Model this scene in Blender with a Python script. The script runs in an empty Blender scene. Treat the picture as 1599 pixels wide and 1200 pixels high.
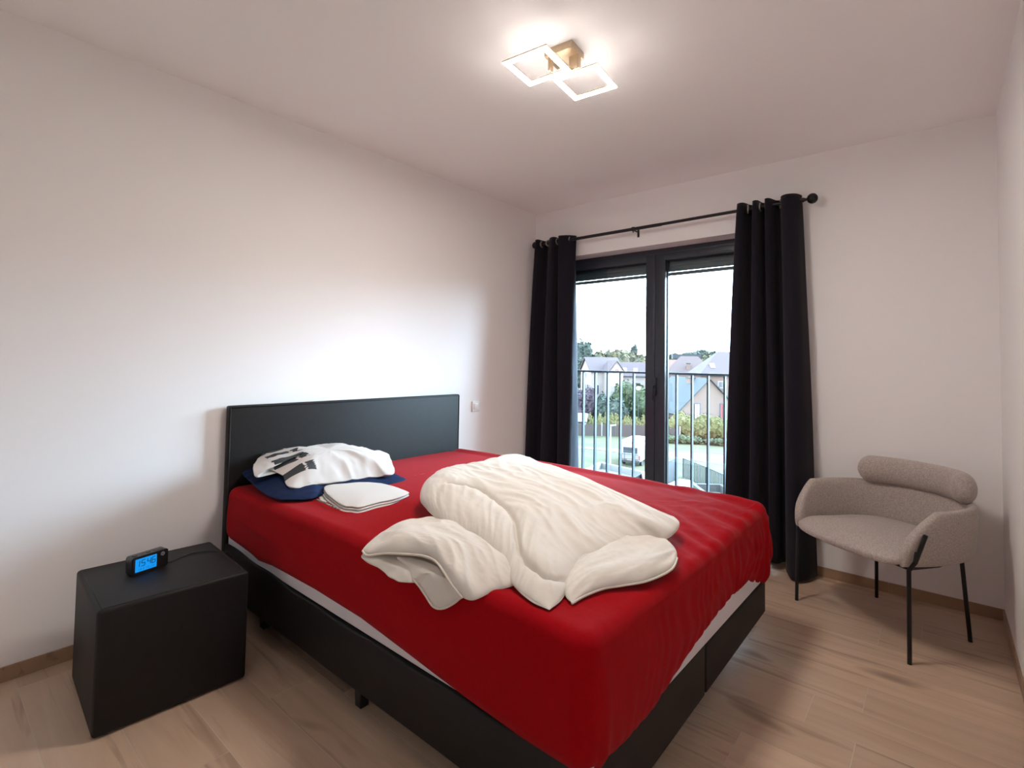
import bpy, bmesh, math, random
from mathutils import Vector, Matrix, noise
S = bpy.context.scene
COL = S.collection
R = math.radians
V3 = Vector
rnd = random.Random(7)

# ---------------------------------------------------------------- camera
cd = bpy.data.cameras.new('camera'); cam = bpy.data.objects.new('camera', cd); COL.objects.link(cam)
YAW, PITCH, ROLL, FPX = 0.702348, 0.036166, 0.016585, 794.065
f = Vector((-math.sin(YAW)*math.cos(PITCH), math.cos(YAW)*math.cos(PITCH), math.sin(PITCH)))
r = Vector((math.cos(YAW), math.sin(YAW), 0)); u = r.cross(f)
rr = r*math.cos(ROLL) + u*math.sin(ROLL); uu = -r*math.sin(ROLL) + u*math.cos(ROLL)
cam.matrix_world = Matrix((( rr.x, uu.x, -f.x, 2.71475), (rr.y, uu.y, -f.y, -3.55257), (rr.z, uu.z, -f.z, 1.23908), (0, 0, 0, 1)))
cd.sensor_fit = 'HORIZONTAL'; cd.sensor_width = 36; cd.lens = 36*FPX/1599
cd.shift_x = 4.56/1599; cd.shift_y = -62.85/1599
cd.clip_start = 0.05; cd.clip_end = 3000
S.camera = cam

# ---------------------------------------------------------------- world, lights, exposure
w = bpy.data.worlds.new('sky'); S.world = w; w.use_nodes = True
wn = w.node_tree.nodes; wl = w.node_tree.links
bg = wn['Background']
tc = wn.new('ShaderNodeTexCoord'); sp = wn.new('ShaderNodeSeparateXYZ'); mr = wn.new('ShaderNodeMapRange'); mx = wn.new('ShaderNodeMixRGB')
wl.new(tc.outputs['Generated'], sp.inputs[0]); wl.new(sp.outputs['Z'], mr.inputs['Value'])
mr.inputs['From Min'].default_value = 0.0; mr.inputs['From Max'].default_value = 0.6
mx.inputs[1].default_value = (0.82, 0.92, 1.0, 1); mx.inputs[2].default_value = (0.58, 0.79, 1.0, 1)
wl.new(mr.outputs[0], mx.inputs[0]); wl.new(mx.outputs[0], bg.inputs['Color'])
bg.inputs['Strength'].default_value = 16.0
LAMP_POWER = 208.0
LAMP_COLOR = (1.0, 0.93, 0.86)
pd = bpy.data.lights.new('window_portal', 'AREA'); pd.shape = 'RECTANGLE'; pd.size = 1.8; pd.size_y = 2.1
pd.cycles.is_portal = True
po = bpy.data.objects.new('window_portal', pd); COL.objects.link(po); po.location = (1.05, 0.13, 1.06); po.rotation_euler = (R(-90), 0, 0)
S.view_settings.view_transform = 'Standard'; S.view_settings.look = 'None'
S.view_settings.exposure = 0.12; S.view_settings.gamma = 1.0
S.view_settings.use_curve_mapping = False
S.cycles.max_bounces = 14; S.cycles.diffuse_bounces = 10; S.cycles.transparent_max_bounces = 16
S.cycles.sample_clamp_indirect = 6; S.cycles.caustics_reflective = False; S.cycles.caustics_refractive = False
S.cycles.use_denoising = True

sund = bpy.data.lights.new('daylight_boost_sun', 'SUN'); sund.energy = 33.0; sund.angle = R(50); sund.color = (0.60, 0.82, 1.0)  # wide bluish sun added to strengthen the daylight coming through the window
suno = bpy.data.objects.new('daylight_boost_sun', sund); COL.objects.link(suno); suno.location = (4, 8, 6)
suno.rotation_euler = Vector((0.50, 0.78, 0.50)).to_track_quat('Z', 'Y').to_euler()

# ---------------------------------------------------------------- materials
def mat(name, col, rough=0.6, metal=0.0, var=None, vscale=8.0, stretch=None, bump=0.0, bscale=60.0, sheen=0.0, spec=0.5, emit=None, estr=0.0, perobj=0.0, detail=4.0):
    m = bpy.data.materials.new(name); m.use_nodes = True
    nt = m.node_tree; n = nt.nodes; l = nt.links; b = n['Principled BSDF']
    b.inputs['Base Color'].default_value = (*col, 1); b.inputs['Roughness'].default_value = rough
    b.inputs['Metallic'].default_value = metal; b.inputs['Specular IOR Level'].default_value = spec
    if sheen: b.inputs['Sheen Weight'].default_value = sheen; b.inputs['Sheen Roughness'].default_value = 0.5
    if emit: b.inputs['Emission Color'].default_value = (*emit, 1); b.inputs['Emission Strength'].default_value = estr
    t = n.new('ShaderNodeTexCoord'); vec = t.outputs['Object']
    if stretch:
        mp = n.new('ShaderNodeMapping'); mp.inputs['Scale'].default_value = stretch; l.new(vec, mp.inputs[0]); vec = mp.outputs[0]
    if var:
        nz = n.new('ShaderNodeTexNoise'); nz.inputs['Scale'].default_value = vscale; nz.inputs['Detail'].default_value = detail
        l.new(vec, nz.inputs['Vector'])
        cr = n.new('ShaderNodeMapRange'); cr.inputs['From Min'].default_value = 0.35; cr.inputs['From Max'].default_value = 0.65
        l.new(nz.outputs['Fac'], cr.inputs['Value'])
        mi = n.new('ShaderNodeMixRGB'); mi.inputs[1].default_value = (*col, 1); mi.inputs[2].default_value = (*var, 1)
        l.new(cr.outputs[0], mi.inputs[0]); out = mi.outputs[0]
        if perobj:
            oi = n.new('ShaderNodeObjectInfo'); h = n.new('ShaderNodeHueSaturation'); mm = n.new('ShaderNodeMapRange')
            mm.inputs['To Min'].default_value = 1-perobj; mm.inputs['To Max'].default_value = 1+perobj
            l.new(oi.outputs['Random'], mm.inputs['Value']); l.new(mm.outputs[0], h.inputs['Value']); l.new(out, h.inputs['Color']); out = h.outputs[0]
        l.new(out, b.inputs['Base Color'])
    if bump:
        nb = n.new('ShaderNodeTexNoise'); nb.inputs['Scale'].default_value = bscale; nb.inputs['Detail'].default_value = 5
        l.new(vec, nb.inputs['Vector'])
        bp = n.new('ShaderNodeBump'); bp.inputs['Strength'].default_value = bump; bp.inputs['Distance'].default_value = 0.002
        l.new(nb.outputs['Fac'], bp.inputs['Height']); l.new(bp.outputs[0], b.inputs['Normal'])
    return m

def wood(name, c1, c2, c3, perobj=0.1):
    m = bpy.data.materials.new(name); m.use_nodes = True
    nt = m.node_tree; n = nt.nodes; l = nt.links; b = n['Principled BSDF']
    b.inputs['Roughness'].default_value = 0.34; b.inputs["Specular IOR Level"].default_value = 0.5
    t = n.new('ShaderNodeTexCoord'); oi = n.new('ShaderNodeObjectInfo')
    off = n.new('ShaderNodeVectorMath'); off.operation = 'SCALE'; off.inputs['Scale'].default_value = 37.0
    cx = n.new('ShaderNodeCombineXYZ'); l.new(oi.outputs['Random'], cx.inputs[0]); l.new(oi.outputs['Random'], cx.inputs[1]); l.new(cx.outputs[0], off.inputs[0])
    ad = n.new('ShaderNodeVectorMath'); l.new(t.outputs['Object'], ad.inputs[0]); l.new(off.outputs[0], ad.inputs[1])
    def nz(scale, sc, det, dist=0.0):
        mp = n.new('ShaderNodeMapping'); mp.inputs['Scale'].default_value = scale; l.new(ad.outputs[0], mp.inputs[0])
        q = n.new('ShaderNodeTexNoise'); q.inputs['Scale'].default_value = sc; q.inputs['Detail'].default_value = det; q.inputs['Distortion'].default_value = dist
        l.new(mp.outputs[0], q.inputs['Vector']); return q.outputs['Fac']
    broad = nz((0.9, 7, 7), 1.6, 3, 1.2); fine = nz((1.2, 26, 26), 2.2, 6, 0.8); streak = nz((1.0, 14, 14), 1.3, 2, 1.0); knot = nz((2.2, 6, 6), 1.1, 1, 0.3)
    def rng(x, a, c):
        q = n.new('ShaderNodeMapRange'); q.inputs['From Min'].default_value = a; q.inputs['From Max'].default_value = c; l.new(x, q.inputs['Value']); return q.outputs[0]
    def mixc(fac, a, c):
        q = n.new('ShaderNodeMixRGB'); l.new(fac, q.inputs[0])
        for i, v in ((1, a), (2, c)):
            if isinstance(v, tuple): q.inputs[i].default_value = (*v, 1)
            else: l.new(v, q.inputs[i])
        return q.outputs[0]
    c = mixc(rng(broad, 0.3, 0.7), c1, c2)
    c = mixc(rng(fine, 0.35, 0.75), c, tuple(0.5*(a+d) for a, d in zip(c2, c1)))
    mu = n.new('ShaderNodeMath'); mu.operation = 'MULTIPLY'; l.new(rng(streak, 0.56, 0.70), mu.inputs[0]); mu.inputs[1].default_value = 0.6
    c = mixc(mu.outputs[0], c, c3)
    mu = n.new('ShaderNodeMath'); mu.operation = 'MULTIPLY'; l.new(rng(knot, 0.66, 0.76), mu.inputs[0]); mu.inputs[1].default_value = 0.7
    c = mixc(mu.outputs[0], c, tuple(x*0.7 for x in c3))
    h = n.new('ShaderNodeHueSaturation'); mm = n.new('ShaderNodeMapRange'); mm.inputs['To Min'].default_value = 1-perobj; mm.inputs['To Max'].default_value = 1+perobj
    l.new(oi.outputs['Random'], mm.inputs['Value']); l.new(mm.outputs[0], h.inputs['Value']); l.new(c, h.inputs['Color']); l.new(h.outputs[0], b.inputs['Base Color'])
    bp = n.new('ShaderNodeBump'); bp.inputs['Strength'].default_value = 0.12; bp.inputs['Distance'].default_value = 0.002
    l.new(fine, bp.inputs['Height']); l.new(bp.outputs[0], b.inputs['Normal'])
    return m

M = {}
M['wall'] = mat('matte_white_wall_paint', (0.86, 0.84, 0.835), 0.9, bump=0.05, bscale=180)
M['ceil'] = mat('matte_ceiling_paint', (0.915, 0.90, 0.895), 0.95, bump=0.04, bscale=160)
M['reveal'] = mat('reveal_plaster', (0.86, 0.85, 0.845), 0.9, bump=0.04, bscale=160)
M['tile'] = wood("oak_look_tile", (0.58, 0.43, 0.315), (0.45, 0.315, 0.22), (0.24, 0.145, 0.095))
M['skirt'] = wood('oak_look_skirting', (0.36, 0.235, 0.145), (0.31, 0.195, 0.12), (0.18, 0.10, 0.06), 0.04)
M['grout'] = mat('grout', (0.54, 0.47, 0.385), 0.95, bump=0.2, bscale=300)
M['alu'] = mat('anthracite_aluminium', (0.024, 0.031, 0.045), 0.38, 0.0, var=(0.021, 0.027, 0.039), vscale=30, bump=0.03, bscale=400)
M['gasket'] = mat('black_gasket', (0.008, 0.008, 0.01), 0.6, bump=0.05, bscale=300)
M['shutter'] = mat('grey_shutter_slat', (0.11, 0.135, 0.145), 0.5, var=(0.10, 0.125, 0.135), vscale=20)
M['rail'] = mat('anthracite_railing', (0.030, 0.050, 0.068), 0.45, var=(0.027, 0.045, 0.062), vscale=20)
M['leather'] = mat('black_leatherette', (0.0105, 0.0088, 0.0088), 0.55, var=(0.0085, 0.0070, 0.0070), vscale=40, bump=0.25, bscale=420, spec=0.27)
M['stitch'] = mat('black_stitching', (0.012, 0.011, 0.011), 0.7, bump=0.1, bscale=500)
M['plastic'] = mat('black_plastic', (0.008, 0.008, 0.01), 0.35, var=(0.007, 0.007, 0.008), vscale=50)
M['legs'] = mat('black_plastic_feet', (0.010, 0.010, 0.010), 0.5, var=(0.008, 0.008, 0.008), vscale=50)
M['red'] = mat('red_jersey_sheet', (0.32, 0.002, 0.006), 0.75, var=(0.29, 0.0018, 0.005), vscale=60, bump=0.25, bscale=700, sheen=0.045, spec=0.02)
M['mattress'] = mat('white_mattress_cover', (0.66, 0.64, 0.68), 0.85, bump=0.15, bscale=300)
M['duvet'] = mat('white_cotton_duvet', (0.66, 0.62, 0.56), 0.85, bump=0.2, bscale=60)
M['piping'] = mat('white_piping', (0.66, 0.61, 0.54), 0.8, bump=0.1, bscale=400)
M['navy'] = mat('navy_cotton', (0.007, 0.018, 0.062), 0.75, var=(0.005, 0.013, 0.048), vscale=25, bump=0.25, bscale=200, spec=0.15)
M['linen'] = mat('white_cotton_cloth', (0.60, 0.57, 0.54), 0.85, bump=0.25, bscale=200)
M['velvet'] = mat('black_velvet_curtain', (0.010, 0.0085, 0.0145), 0.85, var=(0.0075, 0.0065, 0.011), vscale=120, bump=0.4, bscale=500, sheen=0.08, spec=0.15)
M['lining'] = mat('grey_blue_curtain_lining', (0.030, 0.044, 0.070), 0.8, var=(0.025, 0.037, 0.060), vscale=12)
M['rod'] = mat('matte_black_metal', (0.010, 0.009, 0.010), 0.4, 0.3, var=(0.008, 0.008, 0.008), vscale=60)
M['grommet'] = mat('antique_metal_eyelet', (0.34, 0.30, 0.26), 0.4, 0.6, var=(0.28, 0.25, 0.21), vscale=60)
M['chair'] = mat('beige_boucle_fabric', (0.46, 0.40, 0.36), 0.95, var=(0.33, 0.28, 0.25), vscale=160, bump=0.8, bscale=260, sheen=0.2, detail=6)
M['chairleg'] = mat('black_chair_metal', (0.008, 0.008, 0.009), 0.35, 0.2, var=(0.007, 0.007, 0.007), vscale=60)
M['switch'] = mat('white_switch_plastic', (0.80, 0.76, 0.74), 0.4, var=(0.79, 0.75, 0.73), vscale=30)
M['bronze'] = mat('champagne_metal', (0.50, 0.38, 0.26), 0.35, 0.7, var=(0.46, 0.35, 0.24), vscale=40)
M['led'] = mat('lit_acrylic', (0.9, 0.85, 0.75), 0.5, emit=LAMP_COLOR, estr=LAMP_POWER)
M['ledback'] = mat('lit_acrylic_rear', (0.9, 0.85, 0.75), 0.5, emit=LAMP_COLOR, estr=LAMP_POWER*0.042)
M['lcd'] = mat('lit_blue_display', (0.0, 0.0, 0.0), 0.4, emit=(0.006, 0.30, 0.86), estr=0.95)
M['lcdink'] = mat('display_digits', (0.003, 0.02, 0.06), 0.5, var=(0.004, 0.02, 0.05), vscale=60)
M['lcdfaint'] = mat('faint_display_digits', (0.0, 0.03, 0.09), 0.5, emit=(0.0, 0.10, 0.34), estr=0.9)
M['silver'] = mat('silver_button', (0.55, 0.55, 0.58), 0.3, 0.7, var=(0.5, 0.5, 0.52), vscale=60)
M['threshold'] = mat('aluminium_threshold', (0.55, 0.6, 0.66), 0.35, 0.5, var=(0.5, 0.55, 0.6), vscale=30)
# outside
M['grass'] = mat('meadow_grass', (0.0187, 0.0246, 0.0039), 1.0, var=(0.0374, 0.0347, 0.0086), vscale=0.5, bump=0.5, bscale=3, detail=8)
M['gravel'] = mat('gravel_track', (0.0760, 0.0589, 0.0449), 1.0, var=(0.0600, 0.0478, 0.0360), vscale=1.5, detail=8)
M['hill'] = mat('hill_grass', (0.0416, 0.0528, 0.0218), 1.0, var=(0.0480, 0.0480, 0.0269), vscale=0.02, detail=6)
M['leafteal'] = mat('dark_evergreen_leaves', (0.0207, 0.0299, 0.0253), 1.0, var=(0.0356, 0.0437, 0.0333), vscale=0.8, detail=6)
M['leafgreen'] = mat('green_leaves', (0.0276, 0.0414, 0.0202), 1.0, var=(0.0471, 0.0563, 0.0248), vscale=0.9, detail=6)
M['leafyellow'] = mat('yellow_green_leaves', (0.072, 0.068, 0.022), 1.0, var=(0.105, 0.094, 0.040), vscale=0.8, detail=6)
M['leafautumn'] = mat('autumn_leaves', (0.078, 0.062, 0.028), 1.0, var=(0.044, 0.048, 0.030), vscale=0.4, detail=6)
M['leafpurple'] = mat('purple_leaves', (0.034, 0.023, 0.032), 1.0, var=(0.052, 0.037, 0.046), vscale=0.8, detail=6)
M['bark'] = mat('bark', (0.04, 0.03, 0.022), 1.0, var=(0.03, 0.023, 0.017), vscale=3)
M['render'] = mat('white_render', (0.2080, 0.1760, 0.1600), 0.9, var=(0.1920, 0.1600, 0.1480), vscale=1)
M['palebrick'] = mat('pale_brick', (0.1336, 0.0926, 0.0754), 0.95, var=(0.1140, 0.0785, 0.0645), vscale=3, stretch=(1, 1, 6))
M['pinkbrick'] = mat('pink_brick', (0.1320, 0.0840, 0.0680), 0.95, var=(0.1120, 0.0720, 0.0584), vscale=3, stretch=(1, 1, 6))
M['slate'] = mat('blue_slate_roof', (0.0223, 0.0285, 0.0322), 0.8, var=(0.0186, 0.0242, 0.0279), vscale=3, stretch=(1, 1, 8))
M['tilegrey'] = mat('mauve_roof_tiles', (0.0464, 0.0294, 0.0315), 0.9, var=(0.0394, 0.0254, 0.0272), vscale=3, stretch=(1, 1, 6))
M['tilered'] = mat('dusty_red_roof_tiles', (0.0553, 0.0329, 0.0306), 0.9, var=(0.0469, 0.0285, 0.0267), vscale=3, stretch=(1, 1, 6))
M['tileorange'] = mat('orange_roof_tiles', (0.0814, 0.0391, 0.0260), 0.9, var=(0.0684, 0.0329, 0.0228), vscale=3)
M['darkroof'] = mat('dark_flat_roof', (0.026, 0.030, 0.034), 0.9, var=(0.021, 0.025, 0.029), vscale=2)
M['pane'] = mat('house_window_glass', (0.028, 0.034, 0.042), 0.2, var=(0.022, 0.027, 0.034), vscale=2)
M['frameblue'] = mat('blue_window_frame', (0.022, 0.036, 0.065), 0.6, var=(0.018, 0.030, 0.055), vscale=2)
M['blindwhite'] = mat('white_blind', (0.40, 0.38, 0.36), 0.8, var=(0.37, 0.35, 0.33), vscale=2)
M['redpaint'] = mat('red_paint', (0.22, 0.030, 0.026), 0.5, var=(0.19, 0.026, 0.022), vscale=2)
M['whitepaint'] = mat('white_paint', (0.2100, 0.1960, 0.1855), 0.5, var=(0.1960, 0.1820, 0.1750), vscale=2)
M['reed'] = mat('reed_screen', (0.052, 0.041, 0.038), 1.0, var=(0.042, 0.034, 0.032), vscale=6, stretch=(6, 6, 0.5))
M['fencegrey'] = mat('blue_grey_fence', (0.0225, 0.0277, 0.0315), 0.8, var=(0.0195, 0.0240, 0.0277), vscale=4)
M['concrete'] = mat('concrete', (0.0368, 0.0360, 0.0352), 0.9, var=(0.0304, 0.0304, 0.0296), vscale=2)
M['whitewall'] = mat('white_parapet', (0.1186, 0.1200, 0.1125), 0.9, var=(0.1081, 0.1102, 0.1035), vscale=1)
M['tyre'] = mat('tyre', (0.012, 0.012, 0.012), 0.9, var=(0.010, 0.010, 0.010), vscale=5)
M['redbrick'] = mat('orange_red_brick', (0.13, 0.06, 0.04), 0.95, var=(0.10, 0.045, 0.03), vscale=25, bump=0.5, bscale=80, perobj=0.25)
M['mortar'] = mat('mortar', (0.12, 0.105, 0.09), 0.95, bump=0.3, bscale=120)

gm = bpy.data.materials.new('clear_window_glass'); gm.use_nodes = True
n = gm.node_tree.nodes; l = gm.node_tree.links; n.remove(n['Principled BSDF'])
tr = n.new('ShaderNodeBsdfTransparent'); tr.inputs[0].default_value = (0.93, 0.96, 0.97, 1)
gl = n.new('ShaderNodeBsdfGlossy'); gl.inputs['Roughness'].default_value = 0.02
fr = n.new('ShaderNodeFresnel'); fr.inputs['IOR'].default_value = 1.45; ms = n.new('ShaderNodeMixShader')
l.new(fr.outputs[0], ms.inputs[0]); l.new(tr.outputs[0], ms.inputs[1]); l.new(gl.outputs[0], ms.inputs[2]); l.new(ms.outputs[0], n['Material Output'].inputs['Surface'])
M['glass'] = gm

# ---------------------------------------------------------------- helpers
def link(name, me, m, parent=None, smooth=False):
    o = bpy.data.objects.new(name, me); COL.objects.link(o)
    if m is not None: me.materials.append(m)
    if parent is not None: o.parent = parent
    if smooth:
        me.shade_smooth()
    return o
def tobj(name, bm, m, parent=None, smooth=False, auto=None):
    me = bpy.data.meshes.new(name); bmesh.ops.recalc_face_normals(bm, faces=bm.faces); bm.to_mesh(me); bm.free()
    o = link(name, me, m, parent, smooth)
    if auto:
        me.shade_smooth()
        md = o.modifiers.new('n', 'WEIGHTED_NORMAL') if False else None
        me.set_sharp_from_angle(angle=R(auto))
    return o
def thing(name, label, cat, loc=(0, 0, 0), rz=0.0, group=None):
    o = bpy.data.objects.new(name, None); COL.objects.link(o); o.empty_display_size = 0.05
    o.location = loc; o.rotation_euler = (0, 0, rz); o['label'] = label; o['category'] = cat
    if group: o['group'] = group
    return o
def tag(o, label, cat, group=None):
    o['label'] = label; o['category'] = cat
    if group: o['group'] = group
    return o
def struct(o):
    o['kind'] = 'structure'; return o
def box(bm, x0, x1, y0, y1, z0, z1, bev=0.0, seg=2, M4=None):
    vs = [bm.verts.new((x, y, z)) for x in (x0, x1) for y in (y0, y1) for z in (z0, z1)]
    fs = [bm.faces.new([vs[i] for i in q]) for q in ((0, 1, 3, 2), (4, 6, 7, 5), (0, 4, 5, 1), (2, 3, 7, 6), (0, 2, 6, 4), (1, 5, 7, 3))]
    if bev:
        es = set(e for fc in fs for e in fc.edges)
        res = bmesh.ops.bevel(bm, geom=list(es), offset=bev, segments=seg, affect='EDGES', profile=0.5)
        vs = list(set(v for fc in res['faces'] for v in fc.verts) | set(v for v in vs if v.is_valid))
    if M4 is not None:
        bmesh.ops.transform(bm, matrix=M4, verts=[v for v in vs if v.is_valid])
    return bm
def B(name, dims, m, parent=None, bev=0.0, seg=2, M4=None):
    bm = bmesh.new(); box(bm, *dims, bev, seg, M4); return tobj(name, bm, m, parent, auto=35 if bev else None)
def tube(bm, pts, rad, seg=12, cap=True, sy=1.0):
    pts = [Vector(p) for p in pts]; rings = []
    rads = rad if isinstance(rad, (list, tuple)) else [rad]*len(pts)
    up = Vector((0, 0, 1))
    d0 = (pts[1]-pts[0]).normalized()
    if abs(d0.z) > 0.9: up = Vector((0, 1, 0))
    a = d0.cross(up).normalized()
    for i, p in enumerate(pts):
        d = (pts[min(i+1, len(pts)-1)]-pts[max(i-1, 0)]).normalized()
        a = (a - d*a.dot(d)).normalized(); b = d.cross(a)
        rings.append([bm.verts.new(p + (a*math.cos(t)+b*math.sin(t)*sy)*rads[i]) for t in [2*math.pi*k/seg for k in range(seg)]])
    for i in range(len(rings)-1):
        for k in range(seg):
            bm.faces.new((rings[i][k], rings[i][(k+1) % seg], rings[i+1][(k+1) % seg], rings[i+1][k]))
    if cap:
        bm.faces.new(rings[0][::-1]); bm.faces.new(rings[-1])
    return bm
def T(name, pts, rad, m, parent=None, seg=12, sy=1.0):
    return tobj(name, tube(bmesh.new(), pts, rad, seg, True, sy), m, parent, auto=50)
def catmull(P, n, closed=True):
    out = []; N = len(P); P = [Vector(p) for p in P]
    rng = N if closed else N-1
    for i in range(rng):
        g = (lambda k: P[k % N]) if closed else (lambda k: P[max(0, min(N-1, k))])
        p0, p1, p2, p3 = g(i-1), g(i), g(i+1), g(i+2)
        for j in range(n):
            t = j/n
            out.append(0.5*((2*p1) + (p2-p0)*t + (2*p0-5*p1+4*p2-p3)*t*t + (3*p1-p0-3*p2+p3)*t**3))
    if not closed: out.append(P[-1].copy())
    return out
def resample(P, n):
    P = P+[P[0]]; L = [0]
    for a, b in zip(P, P[1:]): L.append(L[-1]+(b-a).length)
    out = []; j = 0
    for i in range(n):
        t = L[-1]*i/n
        while L[j+1] < t: j += 1
        k = (t-L[j])/max(1e-9, L[j+1]-L[j]); out.append(P[j].lerp(P[j+1], k))
    return out
def segdist(p, poly):
    best = 9
    for a, b in zip(poly, poly[1:]):
        ax, ay = a[0], a[1]; bx, by = b[0]-ax, b[1]-ay
        t = max(0, min(1, ((p[0]-ax)*bx+(p[1]-ay)*by)/(bx*bx+by*by+1e-12)))
        d = math.hypot(p[0]-ax-bx*t, p[1]-ay-by*t)
        if d < best: best = d
    return best
def N3(x, y, z): return noise.noise(Vector((x, y, z)))
def puff(bm, outline, centre, th_c, th_b, nt=220, nr=46, pr=0.55, pz=0.8, floor_z=None, disp=None, topf=None):
    # a soft closed body: rim = outline (x,y,z mid), inflated above and below; disp(p, w) -> height offset on the upper side
    rim = resample(catmull(outline, 12), nt); c = Vector(centre); rings = []
    top = bm.verts.new((0, 0, 0)); bot = bm.verts.new((0, 0, 0))
    def place(b, ph):
        rr_ = math.cos(ph)**pr if ph not in (math.pi/2, -math.pi/2) else 0.0
        ww = math.copysign(abs(math.sin(ph))**pz, math.sin(ph))
        th = th_c*(1-rr_**2)+th_b*rr_**2 if not callable(th_b) else th_c*(1-rr_**2)+th_b(b)*rr_**2
        k = rr_*rr_
        p = Vector((c.x+(b.x-c.x)*rr_, c.y+(b.y-c.y)*rr_, c.z*(1-k)+b.z*k + th*ww))
        if topf and ww > 0: p.z = topf(p, ww, rr_)
        if disp: p += disp(p, ww, rr_, b-c)
        if floor_z is not None:
            fz = floor_z(p) if callable(floor_z) else floor_z
            if p.z < fz: p.z = fz
        return p
    top.co = place(rim[0], math.pi/2); bot.co = place(rim[0], -math.pi/2)
    for j in range(1, nr):
        ph = math.pi/2 - math.pi*j/nr
        rings.append([bm.verts.new(place(b, ph)) for b in rim])
    for j in range(len(rings)-1):
        for k in range(nt):
            bm.faces.new((rings[j][k], rings[j+1][k], rings[j+1][(k+1) % nt], rings[j][(k+1) % nt]))
    for k in range(nt):
        bm.faces.new((top, rings[0][k], rings[0][(k+1) % nt])); bm.faces.new((bot, rings[-1][(k+1) % nt], rings[-1][k]))
    return bm

# ================================================================ ROOM SHELL
W, H, YN = 2.9495, 2.55, -4.15
struct(B('ceiling', (-0.2, W+0.2, YN-0.2, 0.45, H, H+0.15), M['ceil']))
struct(B('wall_left', (-0.2, 0, YN-0.2, 0.15, -0.15, H), M['wall']))
struct(B('wall_right', (W, W+0.2, YN-0.2, 0.15, -0.15, H), M['wall']))
struct(B('wall_near', (0, W, YN-0.2, YN, -0.15, H), M['wall']))
OX0, OX1, OZ = 0.13, 1.97, 2.13
bm = bmesh.new()
box(bm, 0.0, OX0, 0, 0.27, -0.15, H); box(bm, OX1, W, 0, 0.27, -0.15, H); box(bm, OX0, OX1, 0, 0.27, OZ, H)
struct(tobj('wall_far', bm, M['wall']))
fl = struct(B('floor', (0, W, YN, 0.15, -0.15, -0.0005), M['grout']))
# wood-look tiles laid in rows along the window wall's direction
rows = []
y = -0.113
ys = [-0.113 - 0.1955*k for k in range(-1, 22)]
offs = {}
def plank_mesh(L, wd):
    bm = bmesh.new(); box(bm, 0, L, 0, wd, -0.010, 0.0)
    me = bpy.data.meshes.new('plank'); bm.to_mesh(me); bm.free(); me.materials.append(M['tile']); return me
cache = {}
for k, y1 in enumerate(ys):
    y0 = y1-0.1955
    if y0 < YN: y0 = YN
    # row index from the known seams: joints at x=2.49 in rows 3 and 6, 1.01 in row 11
    j0 = {3: 0.09, 6: 0.09, 11: 1.01}.get(k-1+1-0, None)
    base = [0.09, 0.69, 0.39, 0.99, 0.54, 1.14, 0.24, 0.84]
    st = base[(k*3) % 8]
    if k in (3, 6): st = 0.09
    if k == 12: st = 1.01
    if k == 15: st = 0.995
    x = st-1.2
    while x < W:
        a, b = max(0.0, x+0.0013), min(W, x+1.2-0.0013)
        if b-a > 0.02 and y1-y0 > 0.02:
            yy1 = min(y1-0.0013, 0.15)
            key = (round(b-a, 4), round(yy1-(y0+0.0013), 4))
            if key not in cache: cache[key] = plank_mesh(*key)
            o = bpy.data.objects.new('plank', cache[key]); COL.objects.link(o); o.location = (a, y0+0.0013, 0); o.parent = fl
        x += 1.2
def skirting(name, runs):
    o0 = None
    e = bpy.data.objects.new(name, None); COL.objects.link(e); e.empty_display_size = 0.05; e['kind'] = 'structure'
    for d in runs: B('skirting_tile', d, M['skirt'], e, 0.0012, 1)
skirting('baseboard_left', [(0, 0.008, max(YN, -0.06-1.2*k-1.198), -0.06-1.2*k, 0.0, 0.056) for k in range(4)] + [(0, 0.008, -0.058, -0.0, 0.0, 0.056)])
skirting('baseboard_far', [(OX1, 2.4865, -0.008, 0.0, 0.0, 0.056), (2.4870, W, -0.008, 0.0, 0.0, 0.056), (0.008, OX0, -0.008, 0.0, 0.0, 0.056)])
skirting('baseboard_right', [(W-0.008, W, max(YN, -0.01-1.2*k-1.198), -0.01-1.2*k, 0.0, 0.056) for k in range(4)])
struct(B('trim_1', (OX0, OX1, 0.15, 0.34, -0.02, 0.012), M['threshold'], bev=0.003)); 

# ---- exterior brick leaf with its reveal
ow = bpy.data.objects.new('wall_outer', None); COL.objects.link(ow); ow['kind'] = 'structure'
bm = bmesh.new()
EX0, EX1 = 0.11, 1.99
box(bm, -0.6, EX0-0.002, 0.275, 0.44, -0.6, 3.0); box(bm, EX1+0.002, 3.5, 0.275, 0.44, -0.6, 3.0); box(bm, EX0-0.002, EX1+0.002, 0.275, 0.44, 2.14, 3.0); box(bm, EX0-0.002, EX1+0.002, 0.275, 0.44, -0.6, -0.03)
tobj('mortar', bm, M['mortar'], ow)
bmk = bmesh.new(); box(bmk, -0.105, 0.0, 0.0, 0.17, 0, 0.05, 0.003, 1)
mek = bpy.data.meshes.new('brick'); bmk.to_mesh(mek); bmk.free(); mek.materials.append(M['redbrick'])
for k in range(35):
    o = bpy.data.objects.new('brick', mek); COL.objects.link(o); o.location = (EX0, 0.277, 0.0+k*0.061); o.parent = ow
    o = bpy.data.objects.new('brick', mek); COL.objects.link(o); o.location = (EX1+0.105, 0.277, 0.0+k*0.061); o.parent = ow

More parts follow.
